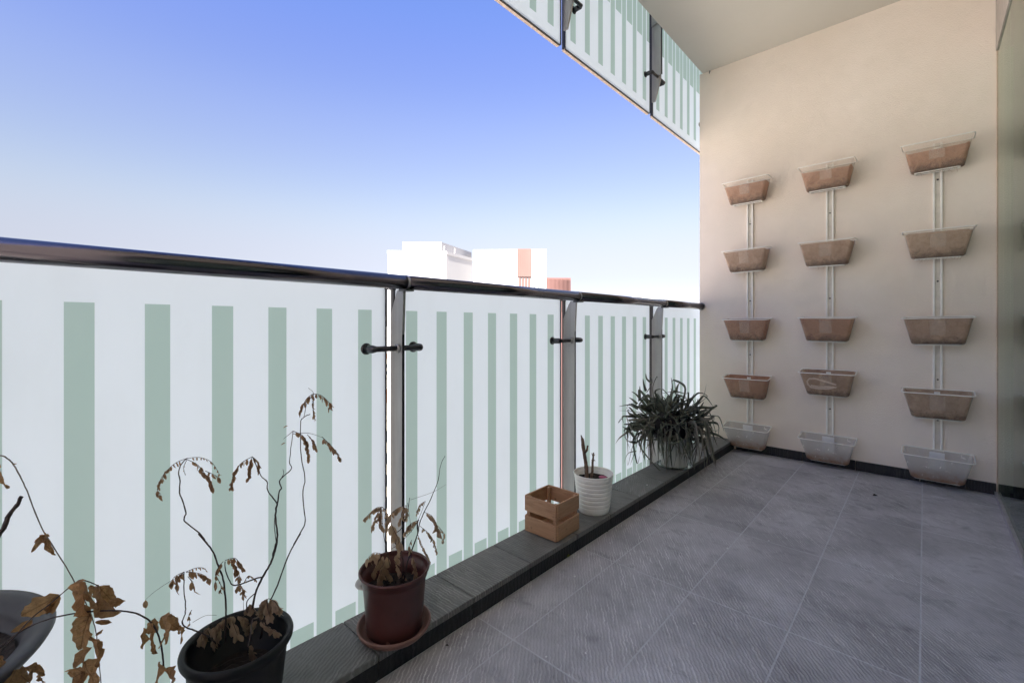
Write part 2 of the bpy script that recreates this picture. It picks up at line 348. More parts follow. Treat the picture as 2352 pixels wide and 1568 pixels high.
for k in range(4):
    x = .95+k*.46; wi = MB().prism(inv([town(x, 66.0), town(x+.36, 65.99), town(x+.36, 66.3), town(x, 66.3)], b), 49.6, 52.9).build('window', M['town_window'], b)
    MB().prism(inv([town(x+.05, 65.93), town(x+.31, 65.92), town(x+.31, 65.985), town(x+.05, 65.985)], b), 49.6, 52.8).build('blind', M['town_red'], wi)
for x in (3.25, 3.85, 4.15):
    MB().prism(inv([town(x, 65.96), town(x+.12, 65.96), town(x+.12, 66.2), town(x, 66.2)], b), 50.2, 51.6+(x > 3.5)*.2).build('window', M['town_window'], b)
b = empty('apartment_building', (*town(7.4, 75), GZ)); tag(b, 'low salmon clad block at the right foot of the white building', 'building', 'buildings across the street')
MB().prism(inv([town(5.1, 65.7), town(8.65, 66), town(8.65, 76), town(5.1, 76)], b), 0, 52.8).build('wall', M['low_red'], b)
for k in range(18):
    x = 5.15+k*.19; MB().prism(inv([town(x, 65.6), town(x+.06, 65.6), town(x+.06, 65.9), town(x, 65.9)], b), 48, 52.7).build('panel_rib', M['low_red'], b)
b = empty('distant_building', (*town(88, 300), GZ)); tag(b, 'pale distant rooftop just showing over the far end of the handrail', 'building')
for x0, x1, h in ((76, 84, 64.6), (84, 98, 63.9), (89, 93, 65.3)):
    MB().prism(inv([town(x0, 300+h-64), town(x1, 300+h-64), town(x1, 320), town(x0, 320)], b), 0, h).build('wall', M['town_cream'], b)
# lower town seen through the slits between the glass panels
rt = random.Random(3)
spots = [(-19, 66, 10, 33, 'town_cream'), (-27, 96, 16, 30, 'town_white'), (-43, 150, 22, 26, 'town_brick'), (-54, 210, 26, 31, 'town_cream'), (8, 62, 9, 20, 'town_brick'), (16, 100, 14, 29, 'town_white'), (34, 96, 12, 24, 'town_cream'), (44, 140, 18, 33, 'town_white')]
names = ['cream', 'white', 'brick', 'beige', 'low brick', 'pale', 'sand coloured', 'long white']
for k, (X, D, wd, h, mt) in enumerate(spots):
    b = empty('town_house', (*town(X, D), GZ), YAW)
    tag(b, '%s town block down below, glimpsed in the slits between glass panels' % names[k], 'building', 'lower town blocks')
    MB().box(-wd/2, wd/2, -wd/2, wd/2, 0, h).build('wall', M[mt], b)
    MB().box(-wd/2-.2, wd/2+.2, -wd/2-.2, wd/2+.2, h, h+.5).build('roof', M['town_brick' if k % 2 else 'town_cream'], b)
    wm = MB().box(-.6, .6, -.06, .06, 0, 1.5).mesh('window', M['town_window'])
    for fz in range(3, int(h)-2, 3):
        for q in range(int(wd/2.6)):
            put('window', wm, b, (-wd/2+1.5+q*2.6, -wd/2, fz))

# ------------------------------------------------------------------ our building: slabs, end wall, room behind the glass
WY = 3.657; YB = -1.21; GX = .298
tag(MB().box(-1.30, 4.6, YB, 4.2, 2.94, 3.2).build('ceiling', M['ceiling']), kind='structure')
fl = empty('floor', (0, 0, 0)); tag(fl, kind='structure')
MB().box(-1.255, 4.6, YB, WY+.3, -.26, -.006).build('floor_slab', M['grout'], fl)
MB().box(-1.072, GX, YB, WY, -.006, -.0007).build('grout_bed', M['grout'], fl)
g = .0017
tile = MB().box(g, .3-g, g, .6-g, -.012, 0, bevel=.0012).mesh('floor_tile', M['tile'])
rows = [-3.2+.6*k for k in range(0)]
for cx0 in [-.009+.3*k for k in range(-3, 1)]:
    y = 3.393
    cuts = [3.393-.6*k for k in range(0, 9)]
    for yy in cuts[1:]: put('floor_tile', tile, fl, (cx0, yy, rt.uniform(-.0004, .0003)), (0, 0, 0))
cut_tile = MB().box(g, .3-g, g, WY-3.393-.004, -.012, 0, bevel=.0012).mesh('floor_tile', M['tile'])
for cx0 in [-.009+.3*k for k in range(-3, 1)]: put('floor_tile', cut_tile, fl, (cx0, 3.393, 0))
edge = MB().box(-1.066+.001, -.909-g, g, .6-g, -.012, 0, bevel=.0012).mesh('floor_tile', M['tile'])
edge_end = MB().box(-1.066+.001, -.909-g, g, WY-3.393-.004, -.012, 0, bevel=.0012).mesh('floor_tile', M['tile'])
for k in range(1, 9): put('floor_tile', edge, fl, (0, 3.393-.6*k, rt.uniform(-.0004, .0003)))
put('floor_tile', edge_end, fl, (0, 3.393, 0))
# kerb of slate slabs under the railing
kb = empty('kerb', (-1.16, 0, 0)); tag(kb, kind='structure')
MB().box(-1.25+1.16, -1.08+1.16, YB, WY, -.005, .05).build('kerb_bed', M['grout'], kb)
joints = [YB, -.9, -.6, -.27, .05, .35, .636, .978, 1.26, 1.56, 1.83, 2.12, 2.42, 2.75, 3.05, 3.35, WY]
for i in range(len(joints)-1):
    m = M['kerb2'] if joints[i+1] < .7 or i == 11 else M['kerb']
    MB().box(-1.262, -1.064, joints[i]+.0012, joints[i+1]-.0012, .05, .07, bevel=.002).build('kerb_slab', m, kb, (1.16, 0, 0))
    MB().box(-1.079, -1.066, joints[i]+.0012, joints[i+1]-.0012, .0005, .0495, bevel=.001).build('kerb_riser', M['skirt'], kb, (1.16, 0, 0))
# end wall with slate skirting
wa = empty('end_wall', (-.5, WY, 0)); tag(wa, 'tan plastered end wall of the balcony carrying the basket rails', 'wall')
MB().box(-1.323, 4.6, WY, WY+.25, 0, 2.94).build('plaster', M['wall'], wa, (.5, -WY, 0))
xs = [-1.05, -.62, -.33, -.02, GX-.004]
for i in range(4):
    MB().box(xs[i]+.001, xs[i+1]-.001, WY-.012, WY-.001, .001, .063, bevel=.001).build('skirting_tile', M['skirt'], wa, (.5, -WY, 0))
hk = MB().tube([(-1.24, WY-.001, 2.935), (-1.24, WY-.02, 2.93), (-1.24, WY-.022, 2.91)], .003, 6).build('ceiling_hook', M['dark_steel'])
tag(hk, 'tiny dark hook at the top left corner of the tan wall', 'hook')
# glass sliding wall
gw = empty('glass_wall', (GX, 0, 0)); tag(gw, 'tall tinted glass wall along the right side, mirroring the baskets', 'window')
for y0, y1 in ((YB, 1.2), (1.22, WY-.004)):
    MB().box(0, .012, y0, y1, .022, 2.46).build('pane', M['door_glass'], gw)
MB().box(-.012, .03, YB, WY-.003, .001, .02, bevel=.001).build('bottom_track', M['track'], gw)
MB().box(-.006, .06, YB, WY-.003, 2.462, 2.938).build('header', M['header'], gw)
MB().box(-.003, .0, WY-.012, WY-.0035, .02, 2.46).build('edge_seal', M['plate_tan'], gw)
# unseen room behind the glass, made pale and shallow to return light
rm = empty('room_interior', (2, 0, 0)); tag(rm, kind='structure')
MB().box(.36, 2.7, YB, 3.9, -.005, .02).build('room_floor', M['room'], rm, (-2, 0, 0))
MB().box(2.7, 4.6, YB, 3.9, 0, 2.94).build('room_wall', M['room'], rm, (-2, 0, 0))
MB().box(.36, 4.6, YB-.2, YB-.01, 0, 2.94).build('room_wall', M['room'], rm, (-2, 0, 0))
# unseen rest of the tower, raised and lengthened to block direct sun
tw = empty('tower_facade', (3, 0, 5)); tag(tw, kind='structure')
MB().box(.32, 12, -40, 4.2, 3.2, 18).build('upper_facade', M['wall'], tw, (-3, 0, -5))
MB().box(.0, 12, -40, 4.2, -45, -.27).build('lower_facade', M['wall'], tw, (-3, 0, -5))
MB().box(4.61, 12, YB-.2, 4.2, -.27, 3.2).build('blocking_mass', M['wall'], tw, (-3, 0, -5))

MB().box(.32, 12, -40, YB-.21, -.27, 3.2).build('blocking_mass', M['wall'], tw, (-3, 0, -5))  # unseen stretch beside the balcony, added to keep the sun out

# ------------------------------------------------------------------ glass balustrades
XG = -1.40
PANELS = [(-1.17, -.173, -1.116), (-.136, .861, -.081), (.900, 1.894, .948), (1.938, 2.928, 1.986), (2.978, 3.97, 3.035)]
POSTS = [-1.187, -.152, .8855, 1.922, 2.960]
def balustrade(name, label, zb, zt, sz0, sz1, bz0, bz1, lower):
    root = empty(name, (XG, 0, 0 if lower else 3.2)); O = (0, 0, 0); oz = root.location.z
    tag(root, label, 'railing')
    for i, (y0, y1, s0) in enumerate(PANELS):
        mat = frit('frit_glass_%s_%d' % (name, i), s0-y0, sz0-zb, sz1-zb, bz0-zb, bz1-zb)
        m = MB(); W_, H_ = y1-y0, zt-zb
        m.add([(0, 0, 0), (0, W_, 0), (0, W_, H_), (0, 0, H_)], [(0, 1, 2, 3)], 0)
        x1 = -.013
        vs = [(0, 0, 0), (0, W_, 0), (0, W_, H_), (0, 0, H_), (x1, 0, 0), (x1, W_, 0), (x1, W_, H_), (x1, 0, H_)]
        m.add(vs, [(4, 7, 6, 5)], 1); m.add(vs, [(0, 4, 5, 1), (2, 6, 7, 3)], 2)
        gp = m.build('glass_panel', [mat, M['clear'], M['lit_edge']], root, (0, y0, zb-oz))
        for yy, sgn in ((0, -1), (W_, 1)):
            MB().box(-.016, .003, min(yy, yy+.006*sgn), max(yy, yy+.006*sgn), .0, H_-.03).build('edge_seal', M['rubber'], gp)
            if lower: MB().box(-.018, .005, min(yy-.002*sgn, yy+.012*sgn), max(yy-.002*sgn, yy+.012*sgn), H_-.03, H_).build('edge_clip', M['dark_steel'], gp)
        if not lower:
            MB().box(-.005, .0008, .001, W_-.001, -.0042, -.0002).build('edge_seal', M['rubber'], gp)
            MB().box(-.021, -.0052, .001, W_-.001, -.0065, -.0004).build('edge_strip', M['lit_edge'], gp)  # added strip, paints the lit underside of the glass
            MB().box(-.021, -.0135, -.002, .004, -.0065, H_-.03).build('edge_strip', M['track'], gp)  # added pale strip for the lit side edge of the glass
    for py in POSTS:
        p0, p1 = py-.005, py+.005
        if lower:
            poly = [(.004, -.32), (.072, -.32), (.076, .9), (.084, 1.066), (.05, 1.066), (.038, 1.05), (.004, .975)]
        else:
            poly = [(.004, 2.488), (.028, 2.488), (.069, 2.63), (.072, 3.52), (.004, 3.52)]
        vs = [(x, p0, z-oz) for x, z in poly]+[(x, p1, z-oz) for x, z in poly]; n = len(poly)
        post = MB().add(vs, [tuple(range(n)), tuple(range(2*n-1, n-1, -1))]+[(i, n+i, n+(i+1) % n, (i+1) % n) for i in range(n)]).build('post', M['steel'], root)
        MB().box(.0725, .0765, p0+.0005, p1-.0005, (-.3 if lower else 2.66)-oz, (1.05 if lower else 3.4)-oz).build('edge_strip', M['rubber'], post)  # black strip in place of the plate's inner thickness, seen dark
        if lower:
            MB().box(.075, .115, p0-.012, p1+.012, 1.058-oz, 1.066-oz).build('rail_saddle', M['dark_steel'], post)
            fz = [.862, -.55]
            MB().box(.004, .15, p1, p1+.008, -.32-oz, -.1-oz).build('foot_bracket', M['steel'], post)
        else:
            fz = [2.645, 4.06-.2]
            poly = [(.004, 2.97), (.16, 2.965), (.16, 3.14), (.004, 3.14)]
            br = [(.006, 3.005), (.098, 3.035), (.098, 3.3), (.006, 3.3)]
            vs = [(x, p0-.009, z-oz) for x, z in br]+[(x, p0-.0005, z-oz) for x, z in br]
            MB().add(vs, [(0, 1, 2, 3), (7, 6, 5, 4)]+[(i, 4+i, 4+(i+1) % 4, (i+1) % 4) for i in range(4)]).build('slab_bracket', M['steel'], post)
            MB().tube([(.055, p0-.009, 3.075-oz), (.055, p0-.014, 3.075-oz)], .009, 10).build('bolt', M['dark_steel'], post)
        for z in fz:
            if z-oz < -.5 and lower: pass
            for sgn in (-1, 1):
                rc = .098 if sgn < 0 else .092; a_ = Vector((.05, py+sgn*.005, z-oz)); e_ = Vector((.05, py+sgn*rc, z-oz)); d_ = Vector((.0, py+sgn*rc, z-oz))
                st = MB().tube([a_, e_-Vector((0, sgn*.012, 0)), e_-Vector((.0, sgn*.004, 0)), e_-Vector((.006, 0, 0)), e_-Vector((.02, 0, 0)), d_+Vector((.004, 0, 0))], [.0095, .0095, .0115, .0135, .0138, .0138], 16).build('standoff', M['dark_steel'], root)
                MB().tube([d_+Vector((.0005, 0, 0)), d_+Vector((.005, 0, 0))], .0195, 24).build('disc', M['dark_steel'], st)
                MB().tube([a_, a_+Vector((0, sgn*.007, 0))], .0165, 18).build('collar', M['steel'], st)
    # lone fixings of the last panel near the end wall, and low fixings of every panel
    extra = [(3.905, .862), (.765, .075), (1.0, .0), (1.79, .0)] if lower else [(3.86, 2.63)]
    for y, z in extra:
        st = MB().tube([(.0005, y, z-oz), (.012, y, z-oz), (.03, y, z-oz)], [.0175, .0175, .012], 18).build('standoff', M['steel'], root)
    if lower:
        xr, zr = .091, 1.089
        seg = [YB]+POSTS+[WY]
        for i in range(len(seg)-1):
            MB().tube([(xr, seg[i]+(.004 if i else 0), zr), (xr, seg[i+1]-(.004 if i < len(seg)-2 else .001), zr)], .0243, 32).build('handrail', M['rail'], root)
        for i, py in enumerate(POSTS):
            MB().tube([(xr, py-.004, zr), (xr, py+.004, zr)], .0252, 32).build('rail_ring', M['rail_ring'], root)
        MB().tube([(xr, WY-.006, zr), (xr, WY-.0005, zr)], .03, 32).build('wall_flange', M['steel'], root)
    else:
        MB().tube([(.091, YB, 4.289-oz), (.091, WY, 4.289-oz)], .0243, 16).build('handrail', M['rail'], root)
    return root
balustrade('glass_balustrade', 'striped frosted glass railing with round steel handrail at this balcony', -.795, 1.098, -.73, .995, -.312, .02, True)
balustrade('upper_glass_balustrade', 'striped frosted glass railing of the balcony above, seen from below', 2.405, 4.298, 2.47, 4.195, 2.888, 3.22, False)
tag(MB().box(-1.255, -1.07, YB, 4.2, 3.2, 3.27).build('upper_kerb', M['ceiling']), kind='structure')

# ------------------------------------------------------------------ wall rails and baskets
def wall_rail(x, z0, z1, holes, label):
    r = empty('wall_rail', (x, WY, z0)); tag(r, label, 'rail', 'white rails fixed to the tan wall')
    h = z1-z0
    MB().box(-.021, .021, -.004, -.0006, 0, h).build('back_strip', M['rail_back'], r)
    for s in (-1, 1):
        MB().box(min(s*.0215, s*.0115), max(s*.0215, s*.0115), -.014, -.0042, 0, h, bevel=.002).build('channel', M['white_metal'], r)
    for z in holes: MB().tube([(0, -.0042, z-z0), (0, -.0065, z-z0)], .005, 8).build('screw', M['rubber'], r)
RAILX = [-.953, -.465, .058]
for x, hs, lb in zip(RAILX, ([1.69, 1.12, .72, .5], [1.69, 1.12, .38], [1.80, 1.2, .62, .38]), ('white double wall rail nearest the railing, five baskets on it', 'middle white double wall rail between the other two', 'white double wall rail nearest the glass wall')):
    wall_rail(x, .17, 2.015, hs, lb)
def rrect(hx, y0, y1, r, n=5):
    pts = []
    for cx_, cy_, a0 in ((hx-r, y1-r, 0), (-hx+r, y1-r, 90), (-hx+r, y0+r, 180), (hx-r, y0+r, 270)):
        for k in range(n+1):
            an = R(a0+90*k/n); pts.append((cx_+r*math.cos(an), cy_+r*math.sin(an)))
    return pts
def shell(levels, wob=0, seed=0):
    rr = random.Random(seed); m = MB(); n = None; vs = []
    for hx, y0, y1, r, z in levels:
        P = rrect(hx, y0, y1, r); n = len(P)
        for x, y in P: vs.append((x+rr.uniform(-wob, wob), y+rr.uniform(-wob, wob), z+rr.uniform(-wob, wob)))
    fs = [(i*n+j, i*n+(j+1) % n, (i+1)*n+(j+1) % n, (i+1)*n+j) for i in range(len(levels)-1) for j in range(n)]
    m.add(vs, fs, 0, True); return m, n, len(levels)
# local frame: origin on the wall side, top of the rim, y towards the balcony is negative
def lerp(a, b, t): return a+(b-a)*t
def level(t, ins=0.):
    # t=0 top, 1 bottom
    return (lerp(.146, .113, t)-ins, lerp(-.132, -.098, t)+ins, lerp(-.004, -.016, t)-ins, lerp(.014, .024, t), -.158*t)
def make_basket(kind):
    root = empty('wall_basket')
    lv = [level(0), level(.25), level(.5), level(.75), level(.93), (.108, -.093, -.021, .02, -.155), ]
    m, n, k = shell(lv); m.f.append(tuple(range((k-1)*n, k*n))); m.m.append(0); m.sm.append(False)
    m.build('net_body', M['net_stained' if kind['stained'] else 'net'], root)
    P = rrect(.153, -.139, .0, .017)
    MB().tube([(x, y, .001) for x, y in P], .0031, 8, closed=True).build('rim', M['white_metal'], root)
    P = rrect(.098, -.085, -.028, .01, 3)
    fr = MB()
    Q = rrect(.089, -.076, -.037, .006, 3)
    nn = len(P); z0, z1 = -.161, -.1565
    vs = [(x, y, z0) for x, y in P]+[(x, y, z0) for x, y in Q]+[(x, y, z1) for x, y in P]+[(x, y, z1) for x, y in Q]
    fs = []
    for i in range(nn):
        j = (i+1) % nn; fs += [(i, nn+i, nn+j, j), (2*nn+i, 2*nn+j, 3*nn+j, 3*nn+i), (i, j, 2*nn+j, 2*nn+i), (nn+i, 3*nn+i, 3*nn+j, nn+j)]
    fr.add(vs, fs).build('bottom_frame', M['white_metal'], root)
    if kind['liner']:
        t0 = kind['top']; lv = [level(lerp(t0, 1, s), .0025) for s in (0, .25, .5, .75, .93)]+[(.104, -.09, -.025, .018, -.151)]
        m, n, k = shell(lv, .0012, kind['seed'])
        rr = random.Random(kind['seed']+50)
        for i in range(n): x, y, z = m.v[i]; m.v[i] = (x, y, z+.004*math.sin(i*.9+kind['seed'])+rr.uniform(-.002, .002))
        m.f.append(tuple(range((k-1)*n, k*n))); m.m.append(0); m.sm.append(False)
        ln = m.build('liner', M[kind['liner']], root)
        # loose fibres under the liner
        f = MB()
        for q in range(kind['fibres']):
            x = rr.uniform(-.09, .1); p0 = Vector((x, -.08+rr.uniform(-.02, .02), -.15))
            f.tube([p0, p0+Vector((rr.uniform(-.006, .006), -.006, -.012)), p0+Vector((rr.uniform(-.014, .014), -.004, -.018-rr.random()*.02))], .0005, 4)
        if kind['fibres']: tag(f.build('loose_fibres', M['tan_leaf'], root), kind='stuff')
    px = kind['px']
    pm = M['plate_white' if kind['stained'] else 'plate_tan']
    # hook plate on the inside of the back, and the paper patch that shows through the front
    MB().box(-.013, .013, -.0095, -.0070, -.05, -.012).build('hook_plate', M['white_metal'], root)
    y0 = -.1262 if not kind['stained'] else -.127
    tp_ = kind['top']*.9+.05; a_ = (lerp(-.132, -.098, tp_)-.0012, -.158*tp_); b_ = (lerp(-.132, -.098, .62)-.0012, -.098)
    if kind['patch']:
        if kind['stained']:
            vs = [(px-.033, -.022, -.006), (px+.033, -.022, -.006), (px+.033, -.028, -.112), (px-.033, -.028, -.112)]
        else:
            vs = [(px-.033, a_[0], a_[1]), (px+.033, a_[0], a_[1]), (px+.033, b_[0], b_[1]), (px-.033, b_[0], b_[1])]
        vs2 = [(x, y-.0008, z) for x, y, z in vs]
        MB().add(vs+vs2, [(3, 2, 1, 0), (4, 5, 6, 7), (0, 1, 5, 4), (1, 2, 6, 5), (2, 3, 7, 6), (3, 0, 4, 7)]).build('backing_patch', pm if kind['stained'] else M['patch'], root)
    return root
t = NT('paper_patch'); n = t.noise(t.coord(), 60, 4)
tp = t.n('ShaderNodeBsdfTransparent')
M['patch'] = t.done(t.mixs(t.ramp(n, .3, .7, .08, .16), tp.outputs[0], t.pbr((.85, .72, .60), .7)))
rowz = [(1.993, 1.993, 1.997), (1.492, 1.492, 1.49), (.99, .994, .99), (.569, .642, .563), (.211, .208, .206)]
tilts = [3, 3, 5, 7, 9]
desc_row = ['top', 'second', 'third', 'fourth', 'bottom']
desc_col = ['on left rail', 'on middle rail', 'on right rail']
looks = [['rusty brown mesh basket, liner pulled low at the rim', 'rusty brown mesh basket with hook showing above its low liner', 'large looking brown mesh basket with loose fibres beneath'],
         ['pinkish brown mesh basket with dark bottom edge', 'blotchy brown mesh basket with full liner', 'speckled tan mesh basket with frayed fibres at the bottom'],
         ['brown mesh basket with small pink spot low on the right', 'plain reddish brown mesh basket', 'plain light brown mesh basket seen edge on'],
         ['brown mesh basket with darker bottom', 'brown mesh basket with a looped pale strap in it', 'dusty beige mesh basket'],
         ['pale see-through mesh basket with brown dirt in the bottom', 'whitish see-through mesh basket, rusty along the bottom', 'whitish see-through mesh basket with white paint drips']]
liners = [['liner', 'liner', 'liner'], ['liner_tan', 'liner_tan', 'liner_pale'], ['liner_red', 'liner_red', 'liner_tan'], ['liner_red', 'liner_tan', 'liner_pale'], [None, None, None]]
tops = [[.2, .24, .28], [.06, .07, .1], [.02, .02, .02], [.02, .02, .02], [0, 0, 0]]
baskets = {}
for r_ in range(5):
    for c_ in range(3):
        kind = dict(stained=(r_ == 4), liner=liners[r_][c_], top=tops[r_][c_], seed=r_*3+c_, fibres=(10 if c_ == 2 else 3) if r_ < 2 else 0, px=(-.004, .0, .0)[c_], patch=True)
        bk = make_basket(kind); bk.location = (RAILX[c_]+(-.004, -.006, -.003)[c_], WY-.017, rowz[r_][c_]); bk.rotation_euler = (R(tilts[r_]+random.uniform(-1.2, 1.2)), R(random.uniform(-1.1, 1.1)), R(random.uniform(-1.6, 1.6)))
        tag(bk, '%s, %s %s' % (looks[r_][c_], desc_row[r_], desc_col[c_]), 'basket', 'mesh baskets hung on the wall rails')
        baskets[r_, c_] = bk
# strap looped in the middle rail's fourth basket
pts = [(.055, -.070), (0, -.052), (-.06, -.035), (-.09, -.038), (-.103, -.058), (-.1, -.08), (-.085, -.098), (-.045, -.104), (.0, -.102), (.03, -.094), (.055, -.088), (.02, -.086), (-.04, -.092), (-.085, -.085)]
def strap_y(z): return lerp(-.132, -.098, -z/.158)-.007
m = MB(); P3 = [Vector((x, strap_y(z), z)) for x, z in pts]
lo, ro = [], []
for i, p in enumerate(P3):
    tdir = (P3[min(i+1, len(P3)-1)]-P3[max(i-1, 0)]).normalized(); nrm = tdir.cross(Vector((0, 1, 0))).normalized()*.0045
    lo.append(p-nrm); ro.append(p+nrm)
vs = lo+ro+[v+Vector((0, -.002, 0)) for v in lo+ro]; k = len(P3); fs = []
for i in range(k-1): fs += [(i, i+1, k+i+1, k+i), (2*k+i, 3*k+i, 3*k+i+1, 2*k+i+1), (i, 2*k+i, 2*k+i+1, i+1), (k+i, k+i+1, 3*k+i+1, 3*k+i)]
m.add(vs, fs, 0, False)
bk = baskets[3, 1]
st = m.build('strap', M['tan_strap'] if 'tan_strap' in M else simple('pale_strap', (.62, .50, .40), .7), None, bk.location); st.rotation_euler = bk.rotation_euler
tag(st, 'pale looped strap lying against the front of a middle rail basket', 'strap')

# ------------------------------------------------------------------ crate
cr = empty('wooden_crate', (-1.168, 1.523, .07)); cr.rotation_euler.z = R(1.0)
tag(cr, 'small slatted wooden crate on the kerb beside the white pot', 'crate')
h = .081; zz = ((.004, .068), (.089, .152))
for z0, z1 in zz:
    for s in (-1, 1):
        MB().box(-h, h, s*h-.004, s*h+.004, z0, z1, bevel=.0008).build('plank', M['pine'], cr)
        MB().box(s*h-.004-(s*.0), s*h+.004, -h+.0045, h-.0045, z0+.0004, z1-.0004, bevel=.0008).build('plank', M['pine'], cr)
for sx in (-1, 1):
    for sy in (-1, 1):
        x, y = sx*(h-.012), sy*(h-.012); MB().box(x-.0075, x+.0075, y-.0075, y+.0075, .0008, .148, bevel=.0008).build('corner_post', M['pine'], cr)
for k in range(4): MB().box(-h+.006, h-.006, -.072+k*.037, -.040+k*.037, .006, .011).build('bottom_slat', M['pine'], cr)
for z0, z1 in zz:
    for s in (-1, 1):
        for q in (-.068, .068):
            for dz in (.012, .052):
                MB().tube([(h+.0038, q, z0+dz), (h+.0046, q, z0+dz)], .0013, 6).build('nail', M['rubber'], cr)
                MB().tube([(q, -h-.0038, z0+dz), (q, -h-.0046, z0+dz)], .0013, 6).build('nail', M['rubber'], cr)

# ------------------------------------------------------------------ pots
def pot(name, loc, label, prof, mat, n=64, extra=()):
    r = empty(name, loc); tag(r, label, 'plant pot')
    MB().lathe(prof, n).build('pot_body', mat, r)
    return r
def soil(parent, rad, z, seed=0):
    rr = random.Random(seed); m = MB(); N = 26; K = 9; vs = [(0, 0, z+.004)]
    for k in range(1, K+1):
        for j in range(N):
            an = 2*math.pi*j/N; vs.append((rad*k/K*math.cos(an), rad*k/K*math.sin(an), z+rr.uniform(-.003, .004)))
    fs = [(0, 1+j, 1+(j+1) % N) for j in range(N)]
    for k in range(K-1):
        for j in range(N): fs.append((1+k*N+j, 1+(k+1)*N+j, 1+(k+1)*N+(j+1) % N, 1+k*N+(j+1) % N))
    return m.add(vs, fs).build('soil', M['soil'], parent)
# white ribbed pot
wp = empty('white_plant_pot', (-1.152, 1.822, .07)); tag(wp, 'white ribbed plant pot holding two cut brown stubs', 'plant pot')
prof = [(.0705, 0), (.0715, .003)]
for k in range(8):
    z0 = .010+k*.0195; r0 = lerp(.0725, .0905, z0/.175)
    prof += [(r0, z0), (r0+.0012, z0+.004), (r0+.0026, z0+.0150), (r0+.0024, z0+.0172), (r0+.0010, z0+.0185)]
prof += [(.0925, .169), (.0935, .175), (.0925, .1775), (.090, .177), (.0885, .172), (.084, .12), (.0, .12)]
MB().lathe(prof, 72).build('pot_body', M['white_plastic'], wp)
MB().lathe([(.079, .125), (.0815, .163), (.0805, .165), (.079, .163), (.0765, .13)], 56).build('inner_pot', M['white_plastic'], wp)
soil(wp, .078, .146, 3)
stub = empty('dried_stub', (-1.152, 1.822, .21)); tag(stub, 'pair of cut bare brown stubs standing in the white pot', 'plant')
def knobby(m, pts, rads, seed):
    rr = random.Random(seed); P = []; Rr = []
    for i in range(len(pts)-1):
        for k in range(4):
            tt = k/4; P.append(Vector(pts[i]).lerp(Vector(pts[i+1]), tt)+Vector((rr.uniform(-1, 1), rr.uniform(-1, 1), 0))*.0006); Rr.append(lerp(rads[i], rads[i+1], tt)*rr.uniform(.88, 1.14))
    P.append(Vector(pts[-1])); Rr.append(rads[-1]); m.tube(P, Rr, 9)
dS = 2.12
def zs(x, y): return at((2000+x/2.85)*.58333, (1650+y/2.85)*.58333, dS)-Vector(stub.location)
m = MB(); knobby(m, [zs(885, 640)-Vector((0, 0, .02)), zs(882, 560), zs(870, 460), zs(850, 340), zs(838, 240), zs(820, 176)], [.0105, .0096, .0088, .0083, .008, .0015], 1)
knobby(m, [zs(862, 375), zs(885, 350), zs(897, 295)], [.0058, .0055, .0045], 2); m.build('tall_stub', M['bark'], stub)
m = MB(); knobby(m, [zs(930, 650)-Vector((0, 0, .02)), zs(948, 580), zs(952, 480), zs(960, 375)], [.0068, .0058, .005, .0032], 3)
for (x0, y0, x1, y1) in ((952, 470, 937, 455), (955, 455, 982, 465), (958, 410, 975, 395), (957, 420, 940, 380), (942, 600, 922, 620)): knobby(m, [zs(x0, y0), zs(x1, y1)], [.003, .001], 4)
m.build('short_stub', M['bark'], stub)
o = MB().lathe([(0, 0), (.014, .001), (.019, .006), (.013, .012), (0, .013)], 10, wob=.12, seed=3).build('pink_pebble', M['pink'], None, (-1.122, 1.858, .214)); o.scale = (1.1, .9, 1)
tag(o, 'magenta pink lump lying on the soil of the white pot', 'pebble')
# maroon pot on saucer
mp = empty('maroon_plant_pot', (-1.123, .722, .076)); tag(mp, 'dark maroon plastic plant pot standing in a saucer', 'plant pot')
MB().lathe([(.0755, 0), (.078, .002), (.0795, .03), (.0885, .143), (.090, .146), (.0925, .148), (.0955, .162), (.0985, .165), (.0995, .1685), (.0975, .1715), (.0935, .170), (.0925, .164), (.0895, .150), (.088, .1495), (.083, .11), (.08, .08), (0, .08)], 72).build('pot_body', M['terracotta'], mp)
soil(mp, .082, .112, 5)
sc = empty('plant_saucer', (-1.121, .720, .07)); tag(sc, 'brown plastic saucer under the maroon pot', 'saucer')
MB().lathe([(.078, 0), (.09, .0025), (.099, .012), (.1035, .021), (.1035, .0245), (.1010, .0265), (.0975, .025), (.092, .012), (.086, .0055), (.0, .005)], 72).build('dish', M['saucer'], sc)
o = MB().add([(0, 0, 0), (.014, .002, 0), (.011, .006, .014), (.004, .004, .018), (0, .008, 0), (.013, .009, 0)], [(0, 1, 2, 3), (4, 3, 2, 5), (0, 3, 4), (1, 5, 2), (0, 4, 5, 1)]).build('pottery_shard', M['saucer'], None, (-1.062, .652, .078)); o.rotation_euler = (0, 0, R(40))
tag(o, 'small pale pottery shard leaning in the brown saucer', 'shard')
# black pot
bp = empty('black_plant_pot', (-1.12, .322, .07)); tag(bp, 'black plastic plant pot with thick rolled rim and dried plant', 'plant pot')
MB().lathe([(.078, 0), (.081, .003), (.097, .150), (.099, .156), (.104, .160), (.1085, .168), (.1095, .175), (.1075, .181), (.103, .183), (.0975, .180), (.0945, .172), (.093, .15), (.092, .149), (.083, .07), (0, .07)], 80).build('pot_body', M['black_plastic'], bp)
soil(bp, .085, .093, 8)
# big grey planter, cut by the left edge of the photo
gp = empty('grey_planter', (-1.10, -.185, .07)); tag(gp, 'large dark grey planter with wide sloping lip at the left', 'plant pot')
MB().lathe([(.10, 0), (.115, .004), (.150, .20), (.185, .335), (.218, .372), (.2225, .380), (.2195, .386), (.206, .384), (.188, .374), (.182, .362), (.176, .33), (0, .33)], 80).build('pot_body', M['grey_plastic'], gp)
soil(gp, .176, .345, 9)
